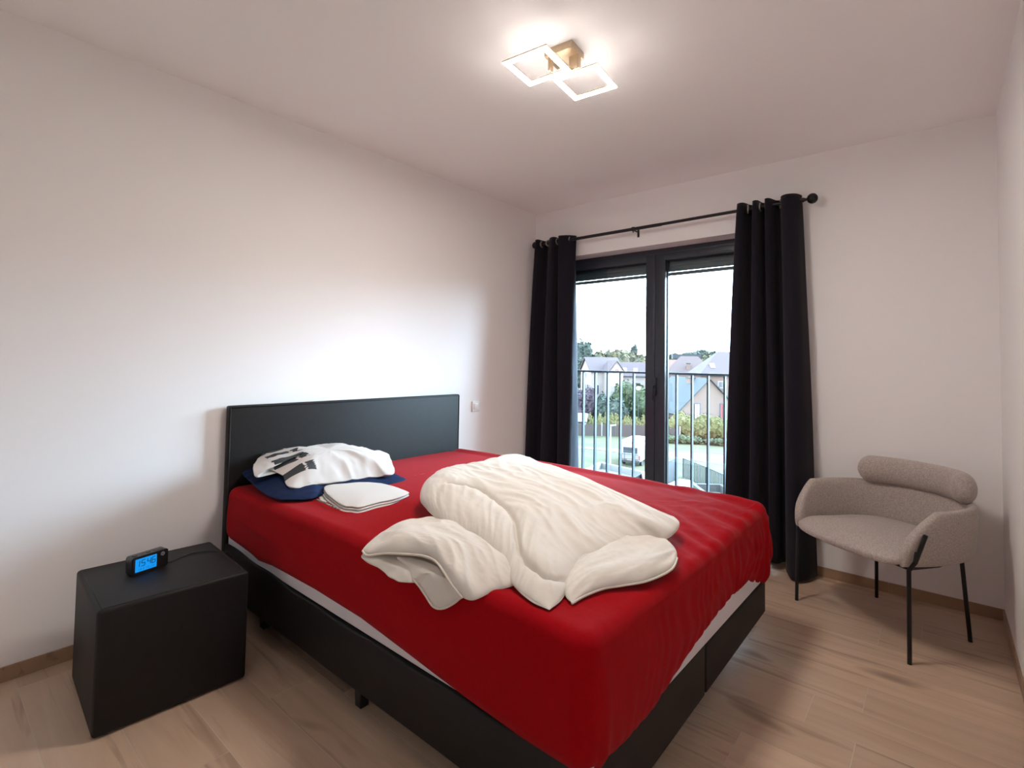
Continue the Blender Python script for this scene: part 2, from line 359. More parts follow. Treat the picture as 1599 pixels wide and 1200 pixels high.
# ---- french window
win = bpy.data.objects.new('window_1', None); COL.objects.link(win); win['kind'] = 'structure'
YF, YB = 0.15, 0.22
bm = bmesh.new()
box(bm, OX0, OX0+0.05, YF, YB, 0.012, OZ); box(bm, OX1-0.05, OX1, YF, YB, 0.012, OZ); box(bm, OX0+0.05, OX1-0.05, YF, YB, OZ-0.045, OZ); box(bm, OX0+0.05, OX1-0.05, YF, YB, 0.012, 0.05)
tobj('window_frame', bm, M['alu'], win)
XC = 1.051
def sash(x0, x1, sl, sr):
    z0, z1 = 0.052, OZ-0.042
    bm = bmesh.new(); f0, f1 = YF-0.008, YB+0.005
    box(bm, x0, x0+sl, f0, f1, z0, z1, 0.003, 2); box(bm, x1-sr, x1, f0, f1, z0, z1, 0.003, 2)
    box(bm, x0+sl-0.004, x1-sr+0.004, f0, f1, z1-0.052, z1, 0.003, 2); box(bm, x0+sl-0.004, x1-sr+0.004, f0, f1, z0, z0+0.09, 0.003, 2)
    s = tobj('sash', bm, M['alu'], win, auto=35)
    gx0, gx1, gz0, gz1 = x0+sl, x1-sr, z0+0.09, z1-0.052
    B('glass_pane', (gx0-0.002, gx1+0.002, YF+0.044, YF+0.046, gz0-0.002, gz1+0.002), M['glass'], s)
    bm = bmesh.new(); g0, g1 = YF+0.030, YF+0.043
    box(bm, gx0, gx0+0.006, g0, g1, gz0, gz1); box(bm, gx1-0.006, gx1, g0, g1, gz0, gz1); box(bm, gx0+0.006, gx1-0.006, g0, g1, gz1-0.006, gz1); box(bm, gx0+0.006, gx1-0.006, g0, g1, gz0, gz0+0.006)
    tobj('gasket', bm, M['gasket'], s)
    return s
sash(OX0+0.035, XC-0.0015, 0.075, 0.075)
s2 = sash(XC+0.0015, OX1-0.035, 0.078, 0.075)
bm = bmesh.new(); box(bm, XC-0.014, XC+0.014, 0.128, 0.1425, 1.00, 1.14, 0.004, 2); box(bm, XC-0.009, XC+0.009, 0.095, 0.130, 1.06, 1.08, 0.003, 2); box(bm, XC-0.008, XC+0.008, 0.093, 0.105, 0.965, 1.082, 0.004, 2)
tobj('window_handle', bm, M['alu'], win, auto=35)

# ---- roller shutter
sh = thing('roller_shutter', 'grey roller shutter raised to the top of the french window, last slats showing', 'shutter', (1.05, 0.25, 1.93))
for i, (z0, z1) in enumerate(((0.0, 0.026), (0.031, 0.075), (0.0745, 0.119), (0.1185, 0.163), (0.1625, 0.200))):
    B('slat', (-0.918, 0.918, -0.006, 0.008, z0, z1), M['shutter'], sh, 0.003, 2)
B('guide_rail', (-0.9395, -0.92, -0.018, 0.02, -1.9, 0.20), M['alu'], sh); B('guide_rail', (0.92, 0.9395, -0.018, 0.02, -1.9, 0.20), M['alu'], sh)

# ---- balcony railing
ra = thing('balcony_railing', 'blue-grey metal balcony railing of thin vertical bars outside the window', 'railing', (0, 0.48, 0))
B('top_rail', (-0.25, 2.35, -0.022, 0.022, 1.160, 1.178), M['rail'], ra, 0.002, 1)
B('bottom_rail', (-0.25, 2.35, -0.02, 0.02, 0.06, 0.075), M['rail'], ra, 0.002, 1)
px = [911, 929.6, 948.8, 968.5, 989.3, 1056, 1080.3, 1105, 1131]
bmb = bmesh.new(); box(bmb, -0.006, 0.006, -0.016, 0.016, 0.07, 1.162)
meb = bpy.data.meshes.new('baluster'); bmb.to_mesh(meb); bmb.free(); meb.materials.append(M['rail'])
for k in range(20):
    o = bpy.data.objects.new('baluster', meb); COL.objects.link(o); o.parent = ra; o.location = (0.2115+0.1253*(k-3), 0, 0)
for x in (-0.2, 2.3): B('wall_bracket', (x-0.015, x+0.015, -0.045, 0.0, 0.9, 0.94), M['rail'], ra); B('wall_bracket', (x-0.015, x+0.015, -0.045, 0.0, 0.2, 0.24), M['rail'], ra)

# ================================================================ CURTAINS
rod = thing('curtain_rod', 'long black metal curtain rod with ball ends above the french window', 'curtain rod', (1.1, -0.09, 2.248))
T('rod', [(-1.03, 0, 0), (0.1, 0, 0)], 0.0125, M['rod'], rod); T('rod', [(-0.1, 0, 0), (1.0, 0, 0.004)], 0.0108, M['rod'], rod)
def ball(name, c, rad, m, parent, sx=1.0):
    bm = bmesh.new(); bmesh.ops.create_uvsphere(bm, u_segments=20, v_segments=12, radius=rad); bmesh.ops.scale(bm, vec=(sx, 1, 1), verts=bm.verts); bmesh.ops.translate(bm, vec=c, verts=bm.verts)
    return tobj(name, bm, m, parent, smooth=True)
for sx in (-1, 1):
    fx = -1.035 if sx < 0 else 1.045
    fb = ball('finial', (fx, 0, 0.002), 0.031, M['rod'], rod, 0.95)
    T('finial_neck', [(fx-sx*0.05, 0, 0.002), (fx-sx*0.035, 0, 0.002), (fx-sx*0.02, 0, 0.002)], [0.015, 0.009, 0.007], M['rod'], fb)
for x in (-0.985, -0.12, 0.955):
    bm = bmesh.new(); box(bm, x-0.008, x+0.008, 0.082, 0.089, -0.045, 0.02, 0.002, 1); tube(bm, [(x, 0.083, -0.005), (x, 0.02, -0.008)], 0.006, 10)
    tube(bm, [(x-0.008, 0, 0.0), (x+0.008, 0, 0.0)], 0.0165, 14); tube(bm, [(x, 0.0, -0.01), (x, 0.0, -0.028)], 0.004, 8)
    tobj('rod_bracket', bm, M['rod'], rod, auto=40)

def curtain(name, label, ptop, pbot, ztop, zbot, scal=0.02, eyelets=(), yc=-0.09):
    root = thing(name, label, 'curtain', (0, 0, 0))
    A = catmull([(x, y, 0) for x, y in ptop], 14, False); Bp = catmull([(x, y, 0) for x, y in pbot], 14, False)
    n_ = len(A); nz = 60; bm = bmesh.new(); G = []
    for j in range(nz+1):
        t = j/nz; row = []
        for i in range(n_):
            k = t**0.8
            a = A[i].lerp(Bp[i], k)
            zt = ztop(i/(n_-1)) if callable(ztop) else ztop
            zb = zbot(i/(n_-1)) if callable(zbot) else zbot
            z = zt+(zb-zt)*t
            s_ = i/(n_-1)
            a.y += 0.006*N3(s_*9, t*3, 3.1)*math.sin(math.pi*min(1, t*3)/2); a.x += 0.006*N3(s_*9, t*2.2, 7.7)*math.sin(math.pi*min(1, t*3)/2)
            row.append(bm.verts.new((a.x, a.y, z)))
        G.append(row)
    for j in range(nz):
        for i in range(n_-1): bm.faces.new((G[j][i], G[j][i+1], G[j+1][i+1], G[j+1][i]))
    o = tobj('curtain_panel', bm, M['velvet'], root, smooth=True)
    md = o.modifiers.new('thickness', 'SOLIDIFY'); md.thickness = 0.003; md.offset = 0
    for (x, y, nx, ny, z) in eyelets:
        bm = bmesh.new(); d = Vector((nx, ny, 0)).normalized(); a = Vector((-d.y, d.x, 0)); u_ = Vector((0, 0, 1)); c = Vector((x, y, z))
        K = 24; ring = []
        for k in range(K):
            th = 2*math.pi*k/K; e = a*math.cos(th)+u_*math.sin(th)
            ring.append([bm.verts.new(c+e*rr2+d*dd) for rr2, dd in ((0.020, -0.004), (0.020, 0.004), (0.023, 0.0055), (0.029, 0.004), (0.029, -0.004), (0.023, -0.0055))])
        for k in range(K):
            p, q = ring[k], ring[(k+1) % K]
            for i in range(6): bm.faces.new((p[i], p[(i+1) % 6], q[(i+1) % 6], q[i]))
        tobj('eyelet', bm, M['grommet'], root, smooth=True)
    return root
RZ = 2.25
cur0 = curtain('curtain', 'black velvet eyelet curtain at the left end of the rod beside the corner',
    [(0.085, -0.075), (0.098, -0.135), (0.130, -0.135), (0.140, -0.06), (0.170, -0.045), (0.245, -0.125), (0.290, -0.13), (0.297, -0.06), (0.318, -0.045), (0.330, -0.125), (0.358, -0.140), (0.420, -0.105), (0.455, -0.055), (0.435, -0.045)],
    [(0.010, -0.07), (0.020, -0.15), (0.060, -0.155), (0.080, -0.07), (0.125, -0.055), (0.185, -0.15), (0.255, -0.155), (0.285, -0.07), (0.330, -0.05), (0.360, -0.14), (0.385, -0.165), (0.422, -0.155), (0.449, -0.115), (0.425, -0.06)],
    2.283, 0.03, eyelets=[(0.132, -0.09, 1, 0.15, RZ), (0.205, -0.088, 0.75, -0.7, RZ), (0.294, -0.09, 1, 0.1, RZ), (0.327, -0.09, 1, 0.1, RZ), (0.432, -0.086, 0.8, -0.6, RZ)])
bm = bmesh.new(); va = []
for j in range(41):
    t = j/40; z = 2.14-2.10*t; wdt = 0.012+0.125*min(1, t*1.25)**0.8
    x0 = 0.452; y0 = -0.070-0.045*t
    va.append([bm.verts.new((x0+0.010*math.sin(k/6*2.2)+0.004*N3(k*0.5, t*5, 1)-0.012*k/6, y0+wdt*k/6, z)) for k in range(7)])
for a, b2 in zip(va, va[1:]):
    for k in range(6): bm.faces.new((a[k], a[k+1], b2[k+1], b2[k]))
lin_ = tobj('lining_edge', bm, M['lining'], cur0, smooth=True); md = lin_.modifiers.new('t', 'SOLIDIFY'); md.thickness = 0.002
lin_['label'] = 'grey-blue lining turned out along the window edge'
curtain('curtain', 'black velvet eyelet curtain at the right end of the rod behind the bed foot',
    [(1.725, -0.05), (1.728, -0.125), (1.765, -0.135), (1.790, -0.055), (1.815, -0.05), (1.822, -0.13), (1.850, -0.13), (1.862, -0.055), (1.885, -0.05), (1.893, -0.13), (1.918, -0.13), (1.940, -0.06), (1.965, -0.052), (1.985, -0.125), (2.020, -0.15), (2.065, -0.125), (2.085, -0.07)],
    [(1.650, -0.06), (1.655, -0.15), (1.715, -0.16), (1.745, -0.06), (1.785, -0.05), (1.800, -0.14), (1.850, -0.145), (1.872, -0.06), (1.900, -0.05), (1.915, -0.10), (1.955, -0.10), (1.975, -0.04), (2.000, -0.05), (2.015, -0.17), (2.075, -0.225), (2.125, -0.16), (2.155, -0.05)],
    2.286, lambda s: 0.045 if s < 0.8 else 0.045-0.03*min(1, (s-0.8)/0.05), eyelets=[(1.783, -0.09, 1, 0.3, RZ), (1.820, -0.09, 1, 0.1, RZ), (1.856, -0.09, 1, 0.1, RZ), (1.890, -0.09, 1, 0.1, RZ), (1.975, -0.09, 0.9, 0.4, RZ), (2.072, -0.088, 0.8, -0.6, RZ)])

# ================================================================ BED
bed = thing('bed', 'low black leatherette box-spring bed with tall plain headboard', 'bed', (1.07, -1.7365, 0))
BY0, BY1 = -2.522, -0.951
def Lb(x0, x1, y0, y1, z0, z1): return (x0-1.07, x1-1.07, y0+1.7365, y1+1.7365, z0, z1)
hb = B('headboard', Lb(0.010, 0.052, BY0, BY1, 0.04, 1.0), M['leather'], bed, 0.008, 3)
bm = bmesh.new()
for yy in (BY0+0.006, BY1-0.006): tube(bm, [(0.0535-1.07, yy+1.7365, 0.05), (0.0535-1.07, yy+1.7365, 0.992)], 0.0022, 6)
tube(bm, [(0.0535-1.07, BY0+0.006+1.7365, 0.992), (0.0535-1.07, BY1-0.006+1.7365, 0.992)], 0.0022, 6)
tobj('seam', bm, M['stitch'], hb, smooth=True)
def spring_box(y0, y1, zt, zt2):
    bm = bmesh.new(); nx, ny, nz = 60, 24, 10
    box(bm, 0.056, 2.09, y0, y1, 0.108, 0.30, 0.006, 3)
    bmesh.ops.subdivide_edges(bm, edges=[e for e in bm.edges if abs(e.verts[0].co.x-e.verts[1].co.x) > 1.0], cuts=70, use_grid_fill=True)
    for v in bm.verts:
        if v.co.z > 0.2:
            kx = max(0, min(1, (v.co.x-0.3)/1.8)); ky = (v.co.y-y0)/(y1-y0)
            dz = (0.038*max(0, 1-(v.co.x-0.06)/0.9)) + zt*(1-ky) + zt2*ky
            v.co.z += dz + 0.0035*math.sin(v.co.x*17+y0*3)+0.003*N3(v.co.x*5, v.co.y*8, 1.0)
        v.co.y += 0.0025*N3(v.co.x*4, v.co.z*9, v.co.y*3)
    bmesh.ops.translate(bm, vec=(-1.07, 1.7365, 0), verts=bm.verts)
    return tobj('box_base', bm, M['leather'], bed, auto=40)
spring_box(BY0, -1.742, 0.0, -0.022); spring_box(-1.730, BY1, -0.022, -0.045)
for x, y in ((0.33, -2.44), (1.12, -2.452), (1.86, -2.465), (0.40, -1.01), (1.13, -1.01), (1.86, -1.01), (1.86, -1.80), (1.86, -1.67), (0.4, -1.80), (0.4, -1.67)):
    bm = bmesh.new(); box(bm, -0.022, 0.022, -0.022, 0.022, 0.0, 0.112, 0.003, 1)
    for v in bm.verts:
        if v.co.z < 0.02: v.co.x *= 0.8; v.co.y *= 0.8
    bmesh.ops.translate(bm, vec=(x-1.07, y+1.7365, 0), verts=bm.verts); tobj('leg', bm, M['legs'], bed)
def mt(y0, y1):
    bm = bmesh.new(); box(bm, 0.060, 2.095, y0, y1, 0.312, 0.575, 0.012, 3)
    for v in bm.verts:
        if v.co.z < 0.45: v.co.z -= 0.028*(1 if v.co.y > -1.75 else 0.6)*min(1, max(0, v.co.x-0.3)) + (0.02*max(0, min(1, (v.co.y+1.75)/0.8)))
    return tobj('mattress', bm, M['mattress'], None, auto=40)
tag(mt(-2.512, -0.961), 'white mattress showing as a strip between red sheet and black base', 'mattress')

# ---- fitted red sheet
def lerp_tab(tab, x):
    if x <= tab[0][0]: return tab[0][1]
    for (a, b), (c, d) in zip(tab, tab[1:]):
        if x <= c: return b+(d-b)*(x-a)/(c-a)
    return tab[-1][1]
X0, X1, Y0, Y1 = 0.062, 2.105, -2.532, -0.945
per = []
RC = 0.055
def arc(cx, cy, a0, a1, n=10): return [(cx+RC*math.cos(R(a0+(a1-a0)*k/n)), cy+RC*math.sin(R(a0+(a1-a0)*k/n))) for k in range(n+1)]
def lin(a, b, n): return [(a[0]+(b[0]-a[0])*k/n, a[1]+(b[1]-a[1])*k/n) for k in range(1, n)]
c1 = arc(X0+RC, Y0+RC, 180, 270); c2 = arc(X1-RC, Y0+RC, 270, 360); c3 = arc(X1-RC, Y1-RC, 0, 90); c4 = arc(X0+RC, Y1-RC, 90, 180)
per = c1+lin(c1[-1], c2[0], 190)+c2+lin(c2[-1], c3[0], 190)+c3+lin(c3[-1], c4[0], 120)+c4+lin(c4[-1], c1[0], 40)
left_hem = [(0.06, 0.378), (0.35, 0.360), (0.42, 0.350), (0.55, 0.362), (0.9, 0.367), (1.2, 0.360), (1.46, 0.337), (1.7, 0.312), (1.9, 0.298), (2.11, 0.298)]
foot_hem = [(-2.53, 0.298), (-2.42, 0.290), (-2.33, 0.280), (-2.17, 0.280), (-2.02, 0.308), (-1.8, 0.338), (-1.49, 0.360), (-1.25, 0.340), (-1.05, 0.272), (-0.95, 0.262)]
def sheet_top(x, y):
    a = (x-X0)/(X1-X0); b = (y-Y0)/(Y1-Y0)
    z = 0.612 + 0.016*math.sin(math.pi*max(0, min(1, a)))*(0.6+0.4*math.sin(math.pi*max(0, min(1, b))))
    z -= 0.022*max(0, (a-0.86)/0.14)**2 * (0.5+0.8*math.sin(math.pi*b))
    # tension wrinkles towards the far foot corner
    fk = math.exp(-((x-1.95)**2/0.16+(y+1.35)**2/0.30))
    d = (x*0.5+y*0.86)
    z += 0.0065*fk*math.sin(d*52+4*N3(x*3, y*3, 0))+0.003*fk*N3(x*14, y*26, 2)
    z += 0.0016*N3(x*7, y*7, 5)+0.0009*N3(x*5, y*30, 9)
    fe = math.exp(-((y-(-1.0))**2)/0.0012); z += 0.006*fe - 0.006*math.exp(-((y+1.055)**2)/0.0008)
    return z
bm = bmesh.new(); rings = []
ER = 0.045; cx_, cy_ = (X0+X1)/2, (Y0+Y1)/2
ins = [1.0, 0.97, 0.92, 0.85, 0.78, 0.7, 0.62, 0.54, 0.46, 0.38, 0.30, 0.22, 0.14, 0.07]
# inner top as a grid, then skirt from the perimeter
GX, GY = 130, 110
def inset(p, d):
    x = min(max(p[0], X0+d), X1-d); y = min(max(p[1], Y0+d), Y1-d); return (x, y)
grid = [[None]*(GY+1) for _ in range(GX+1)]
NP = len(per); rows = []
acc = 0.0; s_len = [0.0]
for a, b in zip(per, per[1:]): acc += math.hypot(b[0]-a[0], b[1]-a[1]); s_len.append(acc)
def shrink(p, k):
    # p on perimeter moved towards the core rectangle line
    mx_, my_ = X0+RC+0.35, Y0+RC+0.35
    qx = min(max(p[0], X0+0.50), X1-0.50); qy = min(max(p[1], Y0+0.50), Y1-0.50)
    return (p[0]+(qx-p[0])*k, p[1]+(qy-p[1])*k)
prof = []
for k in (1.0, 0.9, 0.8, 0.7, 0.6, 0.5, 0.42, 0.34, 0.27, 0.21, 0.16, 0.12): prof.append(('t', k))
for a in range(0, 91, 10): prof.append(('e', a))
for k in range(1, 25): prof.append(('s', k/24.0))
for kind, k in prof:
    row = []
    for i, p in enumerate(per):
        on_left = p[1] < Y0+0.03 and p[0] < X1-0.03; on_foot = p[0] > X1-0.03
        cxn, cyn = min(max(p[0], X0+RC), X1-RC), min(max(p[1], Y0+RC), Y1-RC)
        nv = Vector((p[0]-cxn, p[1]-cyn)); nv.normalize()
        if kind == 't':
            q = shrink(p, k); x, y = q; z = sheet_top(x, y)
            if k < 0.2: pass
        elif kind == 'e':
            base_in = Vector(p) - nv*ER
            x = base_in.x + nv.x*ER*math.sin(R(k)); y = base_in.y + nv.y*ER*math.sin(R(k))
            z = sheet_top(base_in.x, base_in.y) - ER*(1-math.cos(R(k)))
        else:
            zt = sheet_top(p[0], p[1])-ER
            wf = max(0, nv.x); wl_ = max(0, -nv.y); ws = wf+wl_+1e-6
            hz = (lerp_tab(foot_hem, p[1])*wf + lerp_tab(left_hem, p[0])*wl_ + 0.34*max(0, nv.y) + 0.4*max(0, -nv.x)) / (wf+wl_+max(0, nv.y)+max(0, -nv.x))
            z = zt+(hz-zt)*k
            s = s_len[i]
            off = 0.0
            if wf > 0.3 :
                yy = p[1]; am = 0.0015+0.009*max(0, min(1, (yy+2.35)/1.3))
                off += am*(0.35+0.65*k)*(math.sin(yy*95+2.6*N3(yy*4, k*1.5, 1)*4)*0.6+0.9*N3(yy*22, k*1.8, 4))
                off += 0.012*math.sin(math.pi*k)*wf
                off += 0.010*math.exp(-((yy+0.99)**2)/0.004)
            else:
                off += 0.004*N3(p[0]*3, k*2, 2)+0.006*math.sin(math.pi*k)
                if wl_ > 0.3: off += 0.006*math.exp(-((k-0.35-0.25*(p[0]-0.2))**2)/0.006)*math.exp(-((p[0]-0.42)**2)/0.04)
            # corner seam fold
            dc = p[1]-(Y0+0.018)
            if p[0] > X1-0.03: off -= 0.004*math.exp(-((p[1]+2.49)**2)/0.00012)*k; off += 0.006*math.exp(-((p[1]+2.465)**2)/0.0003)*k
            off -= 0.010*max(0, k-0.9)/0.1
            x = p[0]+nv.x*off; y = p[1]+nv.y*off
        row.append(bm.verts.new((x, y, z)))
    rows.append(row)
for a, b in zip(rows, rows[1:]):
    for i in range(NP):
        bm.faces.new((a[i], b[i], b[(i+1) % NP], a[(i+1) % NP]))
inner = rows[0]
bmesh.ops.remove_doubles(bm, verts=inner, dist=1e-5)
# core plate
core = []
NXc, NYc = 60, 40
Xa, Xb, Ya, Yb = X0+0.50, X1-0.50, Y0+0.50, Y1-0.50
gv = [[bm.verts.new((Xa+(Xb-Xa)*i/NXc, Ya+(Yb-Ya)*j/NYc, sheet_top(Xa+(Xb-Xa)*i/NXc, Ya+(Yb-Ya)*j/NYc)-0.0001)) for j in range(NYc+1)] for i in range(NXc+1)]
for i in range(NXc):
    for j in range(NYc): bm.faces.new((gv[i][j], gv[i+1][j], gv[i+1][j+1], gv[i][j+1]))
sheet = tobj('fitted_sheet', bm, M['red'], None, smooth=True)
tag(sheet, 'red fitted sheet stretched over the mattress, gathered at the foot', 'bed sheet')

# ================================================================ DUVET
dv = thing('duvet', 'thick white quilted duvet folded in a heap on the red sheet', 'duvet', (1.6, -2.0, 0.62))
off0 = Vector((-1.6, 2.0, -0.62))
bm = bmesh.new()
stitch = [(1.196,-2.124,0.780),(1.244,-2.093,0.785),(1.317,-2.069,0.790),(1.438,-2.102,0.790),(1.585,-2.180,0.785),(1.716,-2.313,0.780),(1.789,-2.373,0.770),(1.864,-2.399,0.750),(1.901,-2.388,0.730),(1.933,-2.285,0.680)]
stitch = [tuple(p) for p in catmull(stitch, 6, False)]
def coons(bm, sAB, sBC, sCD, sDA, T, Tb, pu, pv, nu=200, nv=150, disp=None, floor=None):
    # four side curves A->B->C->D->A; u runs B->A / C->D, v runs from side AB to side DC
    def crv(P, n): return resample_open(catmull(P, 10, False), n)
    us = [0.5-0.5*math.cos(math.pi*i/nu) for i in range(nu+1)]; vs_ = [0.5-0.5*math.cos(math.pi*j/nv) for j in range(nv+1)]
    ab = crv(sAB, 400); dc = crv(list(reversed(sCD)), 400); ad = crv(list(reversed(sDA)), 400); bc = crv(sBC, 400)
    g = lambda C_, t: C_[min(399, int(t*399))].lerp(C_[min(399, int(t*399)+1)], t*399-int(t*399))
    A0, B0, C0, D0 = ab[0], ab[-1], bc[-1], dc[0]
    top, bot = [], []
    for i, uu_ in enumerate(us):
        rt, rb = [], []
        for j, vv in enumerate(vs_):
            # u=0 at side BC, u=1 at side AD
            e0 = g(ab, 1-uu_); e1 = g(dc, 1-uu_); f0 = g(bc, vv); f1 = g(ad, vv)
            p = e0*(1-vv)+e1*vv+f0*(1-uu_)+f1*uu_ - (B0*(1-uu_)*(1-vv)+C0*(1-uu_)*vv+A0*uu_*(1-vv)+D0*uu_*vv)
            su, sv = 2*uu_-1, 2*vv-1
            e = math.sqrt(max(0, 1-abs(su)**pu))*math.sqrt(max(0, 1-abs(sv)**pv))
            q = p+Vector((0, 0, T*e))
            if disp: q += disp(q, uu_, vv, e)
            rt.append(bm.verts.new(q))
            if 0 < i < nu and 0 < j < nv: rb.append(bm.verts.new(p-Vector((0, 0, Tb*e))))
            else: rb.append(rt[-1])
        top.append(rt); bot.append(rb)
    for i in range(nu):
        for j in range(nv):
            bm.faces.new((top[i][j], top[i+1][j], top[i+1][j+1], top[i][j+1]))
            qd = (bot[i][j], bot[i][j+1], bot[i+1][j+1], bot[i+1][j])
            if len(set(qd)) == 4 and not all(x in (top[i][j], top[i+1][j], top[i+1][j+1], top[i][j+1]) for x in qd): bm.faces.new(qd)
def resample_open(P, n):
    L = [0]
    for a_, b_ in zip(P, P[1:]): L.append(L[-1]+(b_-a_).length)
    out = []; j = 0
    for i in range(n):
        t = L[-1]*i/(n-1)
        while j < len(L)-2 and L[j+1] < t: j += 1
        out.append(P[j].lerp(P[j+1], min(1, (t-L[j])/max(1e-9, L[j+1]-L[j]))))
    return out
def rdg(x, y, z): return 1-2*abs(N3(x, y, z))
def quilt(q, u_, v_, e):
    d = segdist(q, stitch); k = min(1, e*1.6)
    z = -0.020*math.exp(-(d/0.0075)**2) - 0.010*math.exp(-(d/0.028)**2)
    wrp = 0.8*N3(u_*3, v_*3, 1.5)
    wt_ = max(0, min(1, (v_-0.25)/0.2)); fade = 0.55+0.45*N3(u_*2.5, v_*2.5, 8.8)
    z += wt_*(0.0135*rdg(u_*2.6+wrp, v_*8+u_*1.5+wrp*1.6, 2.0)*fade + 0.0062*rdg(u_*5.5, v_*17+wrp*2, 5.0) - 0.008)
    z += (0.4+0.6*wt_)*0.0014*N3(u_*24, v_*36, 8.0)
    z += (1-wt_)*(0.0050*rdg(u_*17+v_*4, v_*4+u_*3, 3.3)*math.exp(-(max(0, d-0.012)/0.07)**2) + 0.0035*N3(u_*26, v_*10, 2.2))
    z += 0.012*N3(u_*3, v_*3.5, 4.0)
    z += 0.0035*N3(u_*60, 0, 3)*math.exp(-((v_-0.02)/0.03)**2)
    out = Vector((0, 0, z*k))
    rim = (1-e)**2
    out += Vector((0.010*N3(u_*7, v_*7, 1.1), 0.010*N3(u_*7, v_*7, 6.1), 0))*rim*(1 if e > 0.02 else 0.4)
    return out
def softq(amp, fu=6, fv=6):
    def fn(q, u_, v_, e):
        return Vector((0, 0, min(1, e*1.5)*amp*(1.3*N3(u_*fu*0.5, v_*fv*0.5, 2)+1.1*rdg(u_*fu*0.45, v_*fv*0.9+u_*2, 4)-0.5+0.16*N3(u_*fu*4, v_*fv*4, 6))))
    return fn
coons(bm,
    [(1.957,-2.483,0.616),(1.904,-2.488,0.622),(1.823,-2.460,0.628),(1.693,-2.384,0.636),(1.585,-2.334,0.642),(1.464,-2.305,0.648),(1.349,-2.288,0.656),(1.220,-2.250,0.668)],
    [(1.220,-2.250,0.668),(1.141,-2.215,0.685),(1.077,-2.165,0.700),(1.008,-2.072,0.715),(0.964,-1.966,0.725),(0.979,-1.888,0.730),(1.020,-1.780,0.735),(0.938,-1.490,0.735)],
    [(0.938,-1.490,0.735),(1.026,-1.453,0.735),(1.152,-1.496,0.732),(1.347,-1.531,0.722),(1.549,-1.579,0.707),(1.743,-1.649,0.692),(1.872,-1.687,0.682),(1.950,-1.679,0.672)],
    [(1.950,-1.679,0.672),(1.983,-1.707,0.662),(1.998,-1.768,0.652),(1.996,-1.858,0.645),(1.944,-1.895,0.640),(1.917,-1.987,0.638),(1.902,-2.105,0.633),(1.888,-2.197,0.628),(1.909,-2.300,0.622),(1.950,-2.415,0.618),(1.957,-2.483,0.616)],
    0.058, 0.025, 5.0, 3.2, 300, 240, quilt)
coons(bm,
    [(1.981,-2.416,0.618),(1.982,-2.362,0.618),(1.998,-2.285,0.618),(2.028,-2.230,0.618),(2.068,-2.148,0.618),(2.083,-2.029,0.618),(2.070,-1.946,0.620)],
    [(2.070,-1.946,0.620),(2.044,-1.887,0.622),(2.005,-1.851,0.628),(1.932,-1.784,0.632)],
    [(1.932,-1.784,0.632),(1.877,-1.881,0.632),(1.849,-2.075,0.628),(1.859,-2.274,0.622)],
    [(1.859,-2.274,0.622),(1.921,-2.366,0.620),(1.954,-2.402,0.618),(1.981,-2.416,0.618)],
    0.030, 0.003, 4.0, 4.0, 90, 60, softq(0.006))
coons(bm,
    [(1.728,-2.563,0.603),(1.684,-2.560,0.623),(1.627,-2.539,0.636),(1.573,-2.523,0.648),(1.522,-2.524,0.652),(1.459,-2.539,0.646),(1.374,-2.560,0.632),(1.321,-2.580,0.620),(1.268,-2.568,0.618)],
    [(1.268,-2.568,0.618),(1.251,-2.532,0.625),(1.222,-2.457,0.632),(1.209,-2.382,0.636),(1.218,-2.300,0.640),(1.232,-2.221,0.640)],
    [(1.232,-2.221,0.640),(1.420,-2.268,0.640),(1.667,-2.343,0.635),(1.801,-2.408,0.625)],
    [(1.801,-2.408,0.625),(1.811,-2.446,0.622),(1.779,-2.497,0.612),(1.761,-2.553,0.603),(1.728,-2.563,0.603)],
    0.040, 0.004, 3.0, 3.5, 120, 90, softq(0.008, 8, 5))
def soft(amp):
    def fn(p, w, rr_, dirv):
        if w < -0.2: return Vector((0, 0, 0))
        a = (p.x*0.82 - p.y*0.57); b = (p.x*0.57 + p.y*0.82)
        return Vector((0, 0, amp*(1.6*N3(a*5, b*7, 2.2)+0.7*N3(a*16, b*22, 4.4)+0.35*N3(a*40, b*40, 1.4))))
    return fn
tongue = [(1.408,-2.536,0.622),(1.502,-2.512,0.630),(1.590,-2.512,0.625),(1.665,-2.527,0.605),(1.694,-2.530,0.585),(1.668,-2.543,0.560),(1.640,-2.556,0.545),(1.610,-2.562,0.545),(1.570,-2.558,0.560),(1.534,-2.552,0.575),(1.515,-2.558,0.590),(1.467,-2.542,0.610)]
puff(bm, tongue, (1.579,-2.540,0.612), 0.010, 0.006, 200, 30, 0.45, 0.8, None, soft(0.003))
under = [(1.324,-2.523,0.622),(1.475,-2.488,0.630),(1.580,-2.504,0.620),(1.564,-2.543,0.590),(1.520,-2.555,0.585),(1.495,-2.578,0.585),(1.454,-2.589,0.588),(1.387,-2.584,0.595),(1.319,-2.589,0.600),(1.279,-2.575,0.608)]
puff(bm, under, (1.448,-2.542,0.605), 0.008, 0.006, 200, 30, 0.45, 0.8, None, soft(0.006))
bmesh.ops.translate(bm, vec=off0, verts=bm.verts)
tobj('quilted_cover', bm, M['duvet'], dv, smooth=True)
